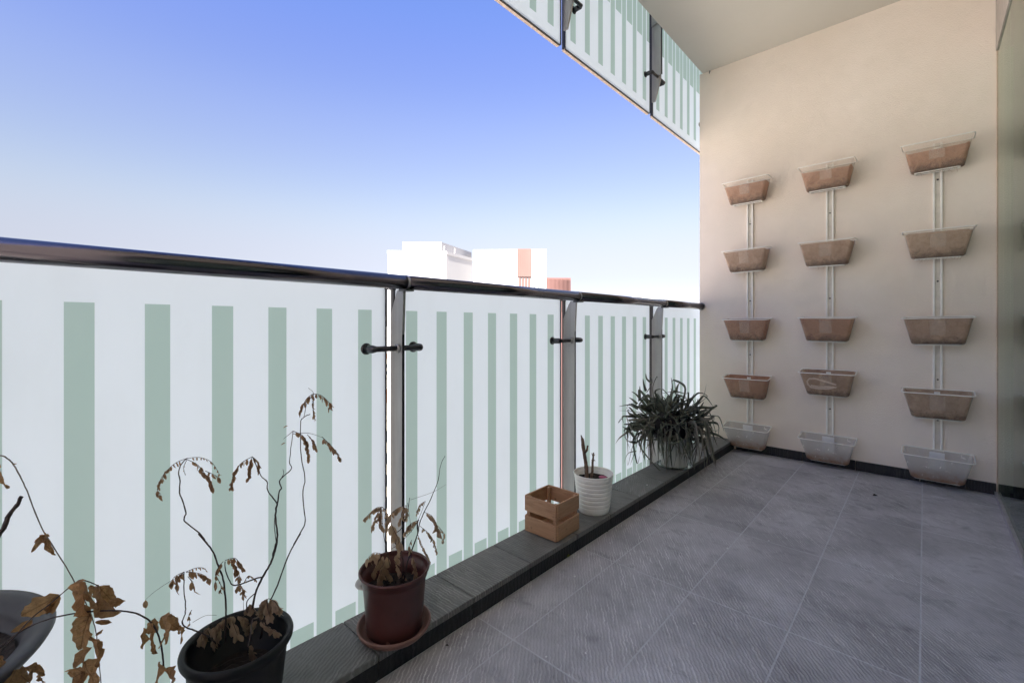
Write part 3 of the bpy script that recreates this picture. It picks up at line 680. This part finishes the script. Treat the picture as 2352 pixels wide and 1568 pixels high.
# pot of the spidery plant
ap = empty('grey_plant_pot', (-1.145, 2.735, .07)); tag(ap, 'pale grey plant pot on the kerb under the spidery green plant', 'plant pot')
MB().lathe([(.074, .006), (.076, .01), (.085, .19), (.089, .2), (.089, .208), (.085, .208), (.082, .19), (.0, .19)], 56).build('pot_body', M['pale_plastic'], ap)
MB().lathe([(.095, 0), (.1, .001), (.106, .008), (.104, .009), (.097, .005), (.0, .005)], 40).build('saucer', M['clear'], ap)

# ------------------------------------------------------------------ leaves
def leaf_mesh(name, mat, L=1., W=.42, curl=.3, fold=.25, seed=0, jag=0, nseg=5):
    rr = random.Random(seed); m = MB(); vs = []
    for i in range(nseg+1):
        s = i/nseg; wdt = W*.5*math.sin(math.pi*min(1, s*.93+.05))**.8*(1-.15*s) if 0 < i < nseg else .012
        j1, j2 = 1+rr.uniform(-jag, jag), 1+rr.uniform(-jag, jag)
        z = -curl*s*s+rr.uniform(-.3, .3)*curl*.25; x = s*L*(1-.12*curl*s); tw = rr.uniform(-.4, .4)*jag
        vs += [(x, -wdt*j1, z+fold*wdt*(1+tw)), (x, 0, z), (x, wdt*j2, z+fold*wdt*(1-tw))]
    fs = []
    for i in range(nseg):
        a0 = i*3; fs += [(a0, a0+1, a0+4, a0+3), (a0+1, a0+2, a0+5, a0+4)]
    return m.add(vs, fs, 0, True).mesh(name, mat)
def leafset(mat, n, **k): return [leaf_mesh('leaflet', mat, seed=i, curl=random.uniform(.05, .45), fold=random.uniform(-.5, .6), **k) for i in range(n)]
LF_BROWN = leafset(M['dry_leaf'], 6, W=.5, jag=.15); LF_TAN = leafset(M['tan_leaf'], 6, W=.48, jag=.15); LF_DEAD = leafset(M['dead_leaf'], 6, W=.55, jag=.2)
def crumpled(seed):
    rr = random.Random(seed); m = MB(); NX, NY = 12, 8; vs = []; a1, a2, a3 = rr.uniform(0, 6), rr.uniform(0, 6), rr.uniform(.25, .7); cup = rr.uniform(.5, 1.5)*rr.choice((1, -1)); cl = rr.uniform(.1, .5)
    for i in range(NX+1):
        sx_ = i/NX; wd = .34*math.sin(math.pi*min(1, sx_*.95+.04))**.62*(1-.3*sx_)*(1+rr.uniform(-.10, .10)) if 0 < i < NX else .008
        for j in range(NY+1):
            q = j/NY*2-1; edge = abs(q)**3
            x = sx_*(1-.1*cl)+rr.uniform(-.012, .012)*(0 < i < NX); y = q*wd*(1+rr.uniform(-.13, .13)*edge)
            z = cup*y*y*1.6-cl*sx_*sx_*.5+.035*math.sin(9*sx_+a1+3*q)*(.3+abs(q))+.03*math.sin(5*q+a2)*a3+rr.uniform(-.013, .013)+.05*edge*math.sin(14*sx_+a2)-.012*(1-min(1, abs(q)*5))
            vs.append((x, y, z))
    W_ = NY+1
    return m.add(vs, [(i*W_+j, i*W_+j+1, (i+1)*W_+j+1, (i+1)*W_+j) for i in range(NX) for j in range(NY)], 0, True).mesh('leaf', M['big_leaf'])
BIG = [crumpled(40+i) for i in range(9)]
TO_ROOM = Vector((.68, -.73, .1))
def place_leaf(me, root, p, d, length, roll, name='leaflet', wide=1., face=False):
    d = d.normalized(); up = TO_ROOM if face else Vector((0, 0, 1)) if abs(d.z) < .95 else Vector((1, 0, 0))
    y = up.cross(d).normalized(); z = d.cross(y); q = Matrix((d, y, z)).transposed().to_quaternion() @ Quaternion((1, 0, 0), roll)
    o = bpy.data.objects.new(name, me); C.objects.link(o); o.parent = root; o.location = p; o.rotation_mode = 'QUATERNION'; o.rotation_quaternion = q; o.scale = (length, length*wide, length)
    return o
def smooth(P, n=5):
    P = [Vector(p) for p in P]
    if len(P) < 3: return [P[0].lerp(P[-1], i/n) for i in range(n+1)]
    out = []
    for i in range(len(P)-1):
        p0, p1, p2, p3 = P[max(i-1, 0)], P[i], P[i+1], P[min(i+2, len(P)-1)]
        for k in range(n):
            s = k/n; out.append(.5*((2*p1)+(p2-p0)*s+(2*p0-5*p1+4*p2-p3)*s*s+(3*p1-p0-3*p2+p3)*s**3))
    return out+[P[-1]]
def leaf_quat(d, roll):
    d = d.normalized(); y = TO_ROOM.cross(d).normalized(); z = d.cross(y)
    return Matrix((d, y, z)).transposed().to_quaternion() @ Quaternion((1, 0, 0), roll)
class Plant:
    def __init__(s, name, loc, label, conv, depth, leaves, matstem='stem', seed=0):
        s.root = empty(name, loc); tag(s.root, label, 'plant'); s.o = Vector(loc); s.conv = conv; s.d = depth; s.lf = leaves; s.ms = matstem; s.r = random.Random(seed); s.count = 0; s.extra = MB()
    def P(s, x, y, dd=0): u, v = s.conv(x, y); return at(u, v, s.d+dd)-s.o
    def path(s, pts, dd0=0, dd1=0, jit=0):
        k = len(pts)-1; return [s.P(x, y, lerp(dd0, dd1, i/max(k, 1))+(s.r.uniform(-jit, jit) if 0 < i < k else 0)) for i, (x, y) in enumerate(pts)]
    def stem(s, pts, r0, r1, dd0=0, dd1=0, jit=.008, mat=None, name='stem'):
        Q = smooth(s.path(pts, dd0, dd1, jit), 4); k = len(Q)-1
        Q = [q+Vector((s.r.uniform(-1, 1), s.r.uniform(-1, 1), s.r.uniform(-1, 1)))*r0*.25 if 0 < i < k else q for i, q in enumerate(Q)]
        MB().tube(Q, [lerp(r0, r1, i/k)*s.r.uniform(.9, 1.12) for i in range(k+1)], 6).build(name, M[mat or s.ms], s.root)
        return Q
    def frond(s, pts, n, size, dd0=0, dd1=None, start=.12, rs=.0007, both=False, lf=None, mass=None):
        if dd1 is None: dd1 = dd0+s.r.uniform(-.04, .04)
        Q = smooth(s.path(pts, dd0, dd1, .004), 5); k = len(Q)-1
        MB().tube(Q, [lerp(rs, rs*.5, i/k) for i in range(k+1)], 5).build('leaf_stalk', M[s.ms], s.root)
        side = Vector((math.cos(YAW), math.sin(YAW), 0))
        for i in range(n):
            tt = lerp(start, 1., (i+.5*s.r.random())/max(n, 1)); idx = min(int(tt*k), k-1); p = Q[idx].lerp(Q[idx+1], tt*k-idx); tg = (Q[idx+1]-Q[idx]).normalized()
            fw = tg.cross(Vector((0, 0, 1)))
            if fw.length < .2: fw = Vector((side.y, -side.x, 0))
            fw.normalize()
            for sg in ((-1, 1) if both else (1,)):
                d = Vector((0, 0, -1))*s.r.uniform(.8, 1.1)+tg*s.r.uniform(.0, .45)+fw*sg*s.r.uniform(-.3, .3)+side*s.r.uniform(-.4, .4)
                lm = s.r.choice(lf or s.lf); ln_ = size*s.r.uniform(.8, 1.25)*(1-.35*abs(tt-.55)); ro_ = s.r.uniform(-1.0, 1.0)
                if mass is not None or s.count >= 290:
                    q_ = leaf_quat(d, ro_); tgt = mass if mass is not None else s.extra
                    tgt.add([p+q_ @ (v.co*ln_) for v in lm.vertices], [tuple(f.vertices) for f in lm.polygons], 0, True)
                else: place_leaf(lm, s.root, p, d, ln_, ro_, face=True); s.count += 1
        return Q
# plant in the black pot
c2 = lambda x, y: (291.7+x*.2604, 875+y*.2604)
c4 = lambda x, y: (291.7+x*.21875, 1225+y*.21875)
def via(conv, pts): return [conv(*p) for p in pts]
ident = lambda x, y: (x, y)
K = Plant('dried_shrub', (-1.12, .322, .165), 'tall dried shrub with curled brown leaflets in the black pot', ident, 1.0, LF_BROWN, seed=11)
px = .00097
K.stem(via(c4, [(1030, 1150), (1040, 850), (1030, 650), (1010, 480), (960, 340), (910, 200), (830, 90), (750, 0)])+via(c2, [(690, 1410), (640, 1340), (520, 1245), (505, 1200), (520, 1160), (490, 1060), (462, 980), (468, 880), (455, 800), (480, 730), (530, 680)]), .0019, .0010, -.02, -.03)
K.stem(via(c4, [(1290, 1120), (1310, 880), (1320, 760), (1350, 620), (1400, 500), (1480, 360), (1530, 260), (1570, 90)])+via(c2, [(1285, 1540), (1320, 1430), (1325, 1330), (1310, 1180), (1325, 1080)]), .0026, .0018, 0, .03)
K.stem(via(c2, [(1325, 1080), (1345, 970), (1362, 940), (1345, 880), (1400, 820), (1450, 770), (1435, 720), (1440, 640), (1465, 440)]), .0017, .0008, .03, .05)
K.stem(via(c2, [(1325, 1080), (1290, 1030), (1240, 960), (1235, 885), (1180, 830), (1110, 670)]), .0014, .0009, .03, 0)
K.stem(via(c2, [(1345, 880), (1380, 820), (1375, 775)]), .0009, .0005, .03, .03)
K.stem(via(c2, [(1320, 1440), (1300, 1280), (1310, 1150)]), .0009, .0008, .02, .03)
K.stem(via(c4, [(1400, 1100), (1470, 800), (1510, 690), (1580, 540), (1690, 240), (1820, 0)])+via(c2, [(1470, 1440), (1560, 1280), (1570, 1200), (1550, 1000), (1570, 850), (1535, 660), (1530, 380), (1560, 320), (1615, 290)]), .0019, .0009, .03, .05)
K.stem(via(c2, [(1560, 320), (1590, 190), (1645, 110), (1600, 60)]), .0008, .0005, .05, .05)
K.stem(via(c4, [(1400, 500), (1405, 455), (1220, 520), (1120, 540), (1080, 500), (1035, 380), (1030, 290)]), .0016, .0009, 0, -.02)
K.stem(via(c4, [(1345, 625), (1260, 710), (1262, 830)]), .0013, .001, 0, 0)
K.stem(via(c4, [(980, 1180), (930, 1140), (830, 1060), (700, 1010), (640, 990), (580, 940), (610, 840), (615, 740), (600, 600), (600, 400)]), .0018, .0009, 0, -.05)
K.stem(via(c4, [(1270, 1180), (1300, 1050), (1320, 900), (1390, 880)]), .0013, .0008, -.05, -.04, mat='thin_stem')
K.stem(via(c4, [(690, 930), (820, 860), (940, 855)]), .0004, .0003, -.04, -.04)
K.stem(via(c4, [(1225, 860), (1222, 700)]), .0005, .0003, -.04, -.04)
for pts, n, sz in (([(530, 680), (430, 720), (340, 800), (290, 880), (270, 960), (300, 1020)], 12, 42), ([(530, 680), (640, 672), (740, 710), (800, 790), (812, 820)], 9, 22), ([(530, 690), (620, 735), (690, 820), (735, 880), (750, 940)], 14, 44), ([(690, 790), (780, 830), (820, 860)], 4, 40),
                   ([(530, 690), (500, 760), (515, 830)], 3, 16),
                   ([(1105, 665), (1010, 720), (950, 800), (920, 900), (915, 940)], 13, 40), ([(1105, 665), (1080, 760), (1075, 850)], 8, 48), ([(1105, 665), (1160, 720), (1160, 800)], 7, 38),
                   ([(1645, 110), (1720, 130), (1790, 200), (1785, 240)], 9, 42), ([(1645, 110), (1640, 220), (1655, 330)], 11, 30), ([(1645, 110), (1580, 160), (1520, 290)], 8, 40),
                   ([(1465, 440), (1550, 480), (1590, 560), (1600, 680)], 12, 40), ([(1590, 470), (1650, 540), (1665, 580)], 5, 42), ([(1720, 490), (1820, 590), (1880, 680)], 9, 46), ([(1465, 440), (1380, 510)], 0, 30)):
    K.frond(via(c2, pts), int(n*1.45), sz*.2604*px*1.45, .0)
K.frond(via(c2, [(1465, 465), (1600, 458), (1720, 495)]), 0, .01, .04, .04)
for x, y in ((1400, 545), (1420, 395)): place_leaf(LF_BROWN[1], K.root, K.P(*c2(x, y), .03), Vector((-.7, -.6, -.1)), .011, .5)
for pts, n, sz in (([(600, 400), (500, 450), (460, 520)], 5, 80), ([(600, 400), (530, 480), (520, 600)], 4, 70), ([(620, 405), (700, 405), (800, 430), (860, 480)], 7, 72), ([(620, 400), (720, 360), (800, 358), (840, 395)], 6, 26), ([(640, 450), (690, 520), (705, 600)], 3, 75),
                   ([(1030, 280), (1130, 255), (1190, 320), (1230, 370)], 10, 55), ([(1080, 275), (1140, 340), (1150, 410)], 9, 55), ([(1010, 290), (950, 370), (930, 500), (940, 560)], 5, 60), ([(935, 440), (985, 540), (980, 600)], 4, 40),
                   ([(1180, 430), (1170, 480)], 3, 50), ([(1180, 520), (1220, 590), (1220, 650)], 8, 55), ([(1180, 520), (1150, 580)], 4, 55), ([(1230, 510), (1280, 440), (1360, 490)], 6, 36), ([(680, 800), (650, 860), (660, 950)], 5, 40)):
    K.frond(via(c4, pts), int(n*1.5), sz*.21875*px*1.22, -.02)
K.frond(via(c4, [(600, 420), (460, 495), (300, 600), (195, 690)]), 0, .01, -.03, -.03, rs=.0005)
place_leaf(LF_BROWN[2], K.root, K.P(*c4(195, 695), -.03), Vector((0, 0, -1)), .02, .3)
K.lf = LF_DEAD; dead = MB()
rr = random.Random(5)
for pts, n, sz in (([(1490, 680), (1420, 720), (1390, 850)], 7, 75), ([(1490, 680), (1560, 720), (1600, 800)], 8, 75), ([(1470, 690), (1480, 800), (1500, 870)], 7, 70), ([(1330, 800), (1290, 740), (1270, 800)], 4, 80), ([(1150, 860), (1060, 880), (960, 940), (900, 1010)], 8, 80), ([(1150, 860), (1230, 880), (1240, 960)], 6, 70), ([(1100, 900), (1130, 980), (1160, 1060)], 6, 75), ([(880, 950), (800, 1040), (780, 1120)], 6, 75), ([(1390, 900), (1450, 960), (1520, 1000), (1600, 1040)], 8, 60), ([(1370, 900), (1290, 960), (1260, 1020)], 6, 70), ([(960, 1000), (940, 1080), (900, 1160)], 5, 70), ([(1310, 1150), (1305, 1240), (1320, 1300)], 6, 62)):
    K.frond(via(c4, pts), int(n*4), sz*.21875*px*1.3, -.03 if pts[0][1] > 1100 else .0, mass=dead)
tag(dead.build('dead_leaves', M['dead_leaf'], K.root), kind='stuff')
# plant in the maroon pot
c5 = lambda x, y: (787.5+x*.3163, 1020.8+y*.3163)
Q_ = Plant('dried_seedling', (-1.123, .722, .19), 'withered tan seedling with one long bare shoot in the maroon pot', c5, 1.31, LF_TAN, seed=21); pm = 1.31/1030*.3163
Q_.stem([(440, 1010), (470, 850), (510, 740), (545, 640), (555, 580), (585, 500), (640, 390), (690, 260), (710, 150), (742, 80)], .0022, .0007, 0, .03)
Q_.stem([(430, 980), (435, 830), (380, 710), (375, 650), (430, 600), (470, 480), (485, 385)], .0016, .0008, 0, .02)
Q_.stem([(490, 400), (650, 345), (750, 288)], .0004, .0003, .02, .05)
Q_.stem([(345, 900), (320, 760), (295, 650), (285, 480)], .0012, .0007, 0, 0)
Q_.stem([(345, 760), (430, 700), (530, 580), (600, 410)], .0008, .0005, 0, .02)
Q_.stem([(545, 640), (540, 570), (550, 545)], .0024, .002, 0, 0)
tan_mass = MB()
for pts, n, sz in (([(285, 450), (230, 465), (150, 545)], 10, 40), ([(285, 450), (240, 520), (212, 620)], 8, 38), ([(285, 450), (265, 530), (278, 600)], 7, 60), ([(285, 450), (320, 490), (330, 540)], 5, 45), ([(460, 440), (390, 465), (330, 530), (320, 600)], 11, 55), ([(460, 440), (430, 500), (415, 560)], 6, 50), ([(465, 440), (462, 540)], 6, 40),
                   ([(345, 560), (380, 640), (420, 720)], 9, 75), ([(600, 410), (555, 440), (540, 500)], 8, 26), ([(590, 488), (650, 520), (690, 600), (700, 640)], 13, 52), ([(700, 600), (735, 650), (718, 700)], 4, 40), ([(550, 548), (490, 575), (450, 640)], 9, 45), ([(560, 590), (620, 640), (660, 700), (680, 780)], 10, 36), ([(540, 640), (570, 720), (610, 800), (635, 860)], 10, 34),
                   ([(280, 790), (220, 785), (175, 830)], 4, 70), ([(300, 790), (260, 860), (215, 930)], 8, 60), ([(320, 800), (290, 880), (260, 990)], 10, 70), ([(310, 860), (330, 940), (350, 1000)], 9, 70), ([(380, 850), (420, 920), (460, 980)], 7, 48), ([(500, 800), (520, 880), (525, 960)], 8, 55), ([(420, 760), (390, 800), (400, 850)], 7, 50), ([(470, 420), (500, 640)], 0, 10), ([(500, 690), (480, 740), (490, 790)], 3, 40)):
    Q_.frond(pts, int(n*1.5), sz*pm*1.12, 0, mass=(tan_mass if pts[0][1] > 780 or 740 < pts[0][1] else None))
tag(tan_mass.build('dead_leaves', M['tan_leaf'], Q_.root), kind='stuff')
# plant of the grey planter: cut branch, arching runner, twigs with big crumpled leaves
c6 = lambda x, y: (x*.2976, 1283.3+y*.2976); c7 = lambda x, y: (x*.186, 1020.8+y*.186)
G = Plant('dying_vine', (-1.0, -.12, .38), 'dying vine with large crumpled orange brown leaves in the grey planter', ident, .66, BIG, 'thin_stem', seed=31); pg = .66/1030*.2976
G.stem(via(c7, [(-700, 1700), (-300, 1420), (0, 1090), (100, 900), (200, 755), (265, 640)]), .0034, .0024, -.02, 0, mat='stem', name='cut_branch')
G.stem(via(c7, [(-900, 1700), (-700, 800), (-300, 200), (0, 135), (100, 180), (170, 250), (270, 430), (350, 610), (430, 830), (550, 1090), (700, 1320), (850, 1568)])+via(c6, [(640, 300), (700, 420), (740, 560), (755, 700), (775, 900), (785, 1100)]), .0010, .0006, 0, .02, jit=0, name='runner')
G.stem(via(c6, [(-400, 950), (0, 670), (110, 590), (250, 510), (400, 455), (600, 415), (800, 398), (950, 400), (1070, 425), (1160, 480), (1210, 560), (1240, 650), (1255, 740), (1262, 830)]), .0009, .0012, -.02, .03, jit=0, mat='stem', name='twig')
G.stem(via(c6, [(-300, 1000), (100, 610), (250, 450), (380, 350), (460, 280), (560, 200), (620, 160), (700, 180), (760, 205)]), .0011, .0006, -.02, .0, jit=0, mat='stem', name='twig')
BL = [(455, 280, 170, 440, 1.25), (460, 285, 380, 400, .7), (250, 470, 92, 568, .8), (625, 175, 600, 455, .85), (640, 178, 715, 400, .95), (700, 200, 690, 320, 1.0), (755, 205, 830, 455, 1.2), (760, 210, 885, 330, 1.1), (850, 335, 938, 330, .9),
      (680, 430, 600, 700, 1.0), (735, 485, 850, 488, .5), (705, 680, 528, 840, .75), (700, 600, 802, 795, .85), (650, 790, 770, 990, 1.1), (645, 870, 510, 945, .9), (640, 790, 640, 990, .4), (735, 590, 790, 545, .6),
      (1200, 490, 1145, 740, .7), (1310, 550, 1220, 680, .5), (1240, 450, 1375, 540, 1.0), (1250, 440, 1330, 625, .9), (1320, 500, 1400, 560, .9), (1390, 510, 1415, 640, .6), (1230, 790, 1215, 1010, .9), (1270, 860, 1368, 925, .8), (1110, 530, 1082, 690, .7), (1180, 490, 1130, 590, .7), (1170, 470, 1210, 560, .7),
      (100, 790, 10, 950, 1.1), (60, 800, 170, 950, 1.0), (190, 830, 345, 872, .7), (230, 820, 240, 950, .8), (300, 880, 325, 960, .5), (0, 760, 60, 860, .9), (-20, 840, -10, 980, 1.0), (120, 860, 60, 990, .9)]
for k, (x0, y0, x1, y1, wd) in enumerate(BL):
    dd = .03*(x0 > 1000)+G.r.uniform(-.03, .03); a_ = G.P(*c6(x0, y0), dd); b_ = G.P(*c6(x1, y1), dd+G.r.uniform(-.02, .02))
    o = place_leaf(BIG[k % 9], G.root, a_, b_-a_, (b_-a_).length*1.06, G.r.choice((1, -1))*(1.35+G.r.uniform(-.55, .45)), 'leaf', wd)
for x1, y1, wd in ((410, 1205, .7), (395, 1310, .5), (632, 1390, .5), (620, 1132, .7), (560, 1260, .8), (520, 1200, .8)):
    a_ = G.P(*c7(560, 1110), 0); b_ = G.P(*c7(x1, y1), G.r.uniform(-.02, .02)); place_leaf(BIG[(x1 % 7)], G.root, a_, b_-a_, (b_-a_).length, 1.2, 'leaf', wd)
for x0, y0, x1, y1 in ((-20, 250, 30, 570), (-30, 300, 0, 420), (160, 240, 200, 235)):
    a_ = G.P(*c7(x0, y0), 0); b_ = G.P(*c7(x1, y1), 0); place_leaf(BIG[3], G.root, a_, b_-a_, (b_-a_).length, 1.3, 'leaf', .7)

# ------------------------------------------------------------------ spidery aloe
al = empty('aloe_plant', (-1.15, 2.70, .27)); tag(al, 'bushy dark green plant with thin curling spiky leaves at the far corner', 'plant')
ra = random.Random(77); cnt = 0
def strap_leaf(P, wid, mat):
    Q = smooth(P, 4); k = len(Q)-1; vs = []
    side0 = Vector((ra.uniform(-1, 1), ra.uniform(-1, 1), ra.uniform(-.4, .4))).normalized()
    for i, q in enumerate(Q):
        tg = (Q[min(i+1, k)]-Q[max(i-1, 0)]).normalized(); sd_ = tg.cross(side0)
        if sd_.length < .1: sd_ = tg.cross(Vector((0, 0, 1)))
        sd_.normalize(); nn = sd_.cross(tg).normalized(); wd = wid*.5*(1-(i/k)**1.6)+.0006
        vs += [q+sd_*wd, q-nn*wd*.45, q-sd_*wd, q+nn*wd*.15]
    fs = []
    for i in range(k):
        for j in range(4): fs.append((i*4+j, i*4+(j+1) % 4, i*4+4+(j+1) % 4, i*4+4+j))
    return MB().add(vs, fs, 0, True).build('leaf', mat, al)
def clampx(v):
    w_ = v+Vector((-1.15, 2.70, .27)); w_.x = max(w_.x, -1.378+ra.uniform(0, .01)); w_.y = min(w_.y, WY-.02)
    if w_.z < .075 and w_.x < -1.05: w_.z = .075+ra.uniform(0, .01)
    if w_.z < .006: w_.z = .006
    return w_-Vector((-1.15, 2.70, .27))
view = Vector((math.cos(YAW), math.sin(YAW), 0)); fwd = Vector((-math.sin(YAW), math.cos(YAW), 0))
def rv(): 
    while True:
        v = Vector((ra.uniform(-1, 1), ra.uniform(-1, 1), ra.uniform(-1, 1)))
        if .1 < v.length < 1: return v.normalized()
for i in range(215):
    q = rv(); rr_ = ra.random()**.5
    hub = Vector((0, 0, .095))+view*(q.x*rr_*.205-.012)-fwd*(q.y*rr_*.10)+Vector((0, 0, q.z*rr_*.095))
    rad_ = (view*q.x*1.2-fwd*q.y+Vector((0, 0, q.z*.75+.28))).normalized()
    L = ra.uniform(.10, .20)*(1.0 if q.z > -.3 else 1.15); d = (rad_+rv()*.55).normalized(); b1 = rv(); b2 = rv()
    P = [hub, hub+d*L*.38+b1*L*.06, hub+(d+b1*.35).normalized()*L*.72+Vector((0, 0, .01)), hub+(d+b1*.8+b2*.35).normalized()*L*.95+Vector((0, 0, ra.uniform(-.05, .03)))]
    if q.z < -.1 or ra.random() < .25: P[3].z -= L*ra.uniform(.2, .6); P[2].z -= L*.12
    if ra.random() < .22: P.append(P[3]+(P[1]-P[3]).normalized()*L*.22+rv()*L*.14)
    strap_leaf([clampx(p) for p in P], ra.uniform(.012, .024), M['aloe_dry' if (q.z < .15 and ra.random() < .28) else 'aloe'])
for i in range(66):   # leaves spilling over the rim and down the front of the pot
    t_ = ra.uniform(-1, 1); hub = Vector((0, 0, ra.uniform(-.03, .10)))+view*(t_*.15)-fwd*ra.uniform(.03, .10)
    o_ = (view*(t_*.7+ra.uniform(-.4, .4))-fwd*ra.uniform(.2, 1)).normalized(); L = ra.uniform(.13, .25); b1 = rv()
    P = [hub, hub+o_*L*.28+Vector((0, 0, .015)), hub+o_*L*.42+Vector((0, 0, -L*.35))+b1*L*.05, hub+o_*L*ra.uniform(.3, .55)+Vector((0, 0, -L*ra.uniform(.75, 1.0)))+b1*L*.16]
    strap_leaf([clampx(p) for p in P], ra.uniform(.012, .022), M['aloe_dry' if ra.random() < .4 else 'aloe'])
m = MB(); m.lathe([(0, -.03), (.1, -.02), (.14, .03), (.13, .09), (.07, .13), (0, .14)], 14, wob=.12).build('dark_filler', M['cinder'], al)  # added dark filler, deepens the gaps between the leaves
def z9(x, y, d): return at(1400+x*.186, 845.8+y*.186, d)-Vector((-1.15, 2.70, .27))
for pts in ([(970, 530), (1100, 420), (1170, 320), (1195, 190)], [(700, 520), (740, 380), (775, 240), (760, 110)], [(830, 450), (815, 260), (798, 120)], [(820, 300), (840, 220), (865, 180)], [(350, 500), (290, 470), (240, 450), (95, 465)], [(340, 440), (290, 390), (240, 358)], [(460, 300), (530, 170), (490, 55)], [(520, 180), (460, 130), (448, 60)], [(450, 280), (425, 200), (412, 125)], [(1090, 520), (1130, 470), (1165, 410)], [(1150, 620), (1220, 620), (1275, 575)], [(1180, 670), (1330, 680), (1345, 800), (1300, 930)], [(1230, 790), (1350, 830), (1455, 900)], [(330, 1020), (230, 1050), (175, 1175)], [(320, 1030), (290, 1100), (255, 1195)], [(300, 840), (230, 760), (155, 715)], [(330, 910), (240, 900), (165, 825)], [(660, 260), (720, 320), (790, 400)], [(370, 400), (375, 300), (374, 215)], [(700, 520), (560, 300), (640, 250)]):
    d0 = 2.77+ra.uniform(-.05, .0); strap_leaf([clampx(z9(x, y, d0)) for x, y in pts], .0155, M['aloe'])

# ------------------------------------------------------------------ small litter on the floor
def lump(name, r, mat, seed): return MB().lathe([(0, 0), (r*.8, r*.1), (r, r*.6), (r*.6, r*1.1), (0, r*1.2)], 7, wob=.2, seed=seed, smooth=False).mesh(name, mat)
def onfloor(u, v, z=0.):
    d = at(u, v, 1)-Vector((0, 0, EYE)); k = (z-EYE)/d.z; return Vector((d.x*k, d.y*k, z+.0006))
crm = [lump('plaster_crumb', .0035, M['crumb'], s) for s in range(3)]
for i, (u, v, lb) in enumerate([(1401, 1247, 'tiny white crumb on the floor right of the black leaf scrap'), (1320, 1324.5, 'tiny white crumb on the floor below the green tuft'), (1593, 1432, 'largest white crumb, beside the long joint in mid floor'), (1254.6, 1508.5, 'white crumb nearest the lower left joint crossing of the floor'), (1671, 1260, 'tiny white speck on the floor in the middle of the balcony'), (1059, 1457, 'tiny white crumb on the floor right of the brown saucer'), (1697, 1054, 'white crumb on the floor by the far end of the kerb'), (1766, 1243, 'faint white speck on the tiles under the middle rail baskets'), (1345, 1500, 'tiny pale crumb low in the middle of the near floor')]):
    o = put('plaster_crumb', crm[i % 3], None, onfloor(u, v)); o.scale = [(.8, 1.1, .7)[i % 3]]*3; o.rotation_euler.z = i
    tag(o, lb, 'crumb', 'white crumbs on the floor')
o = put('plaster_crumb', crm[0], None, onfloor(1486, 1114, .07)); tag(o, 'tiny white crumb on the kerb in front of the grey pot', 'crumb')
for i, (u, v, lb) in enumerate([(1386, 1220, 'black dry leaf scrap on the floor below the white pot'), (2004, 1138, 'black speck on the floor near the lowest right basket'), (1023, 1482, 'small dark grit on the floor near the maroon pot')]):
    o = MB().add([(0, 0, 0), (.014, .004, .003), (.022, .014, .001), (.008, .016, .007), (.004, .008, .009)], [(0, 1, 4), (1, 2, 3, 4), (0, 4, 3), (0, 3, 2, 1)]).build('leaf_scrap', M['cinder'], None, onfloor(u, v)); o.scale = [(.9, 1.1, .4)[i]]*3
    tag(o, lb, 'leaf scrap')
m = MB(); rf = random.Random(2)
for k in range(60):
    d = Vector((rf.gauss(0, 1), rf.gauss(0, 1), abs(rf.gauss(0, 1)))).normalized(); m.tube([Vector((0, 0, .004)), Vector((0, 0, .004))+d*.006+Vector((rf.uniform(-.002, .002), 0, 0)), Vector((0, 0, .004))+d*.010], [.0012, .0009, .0003], 3)
tag(m.build('green_fluff', M['fluff'], None, onfloor(1304, 1279)), 'yellow green fluffy tuft on the floor below the crate', 'plant tuft')
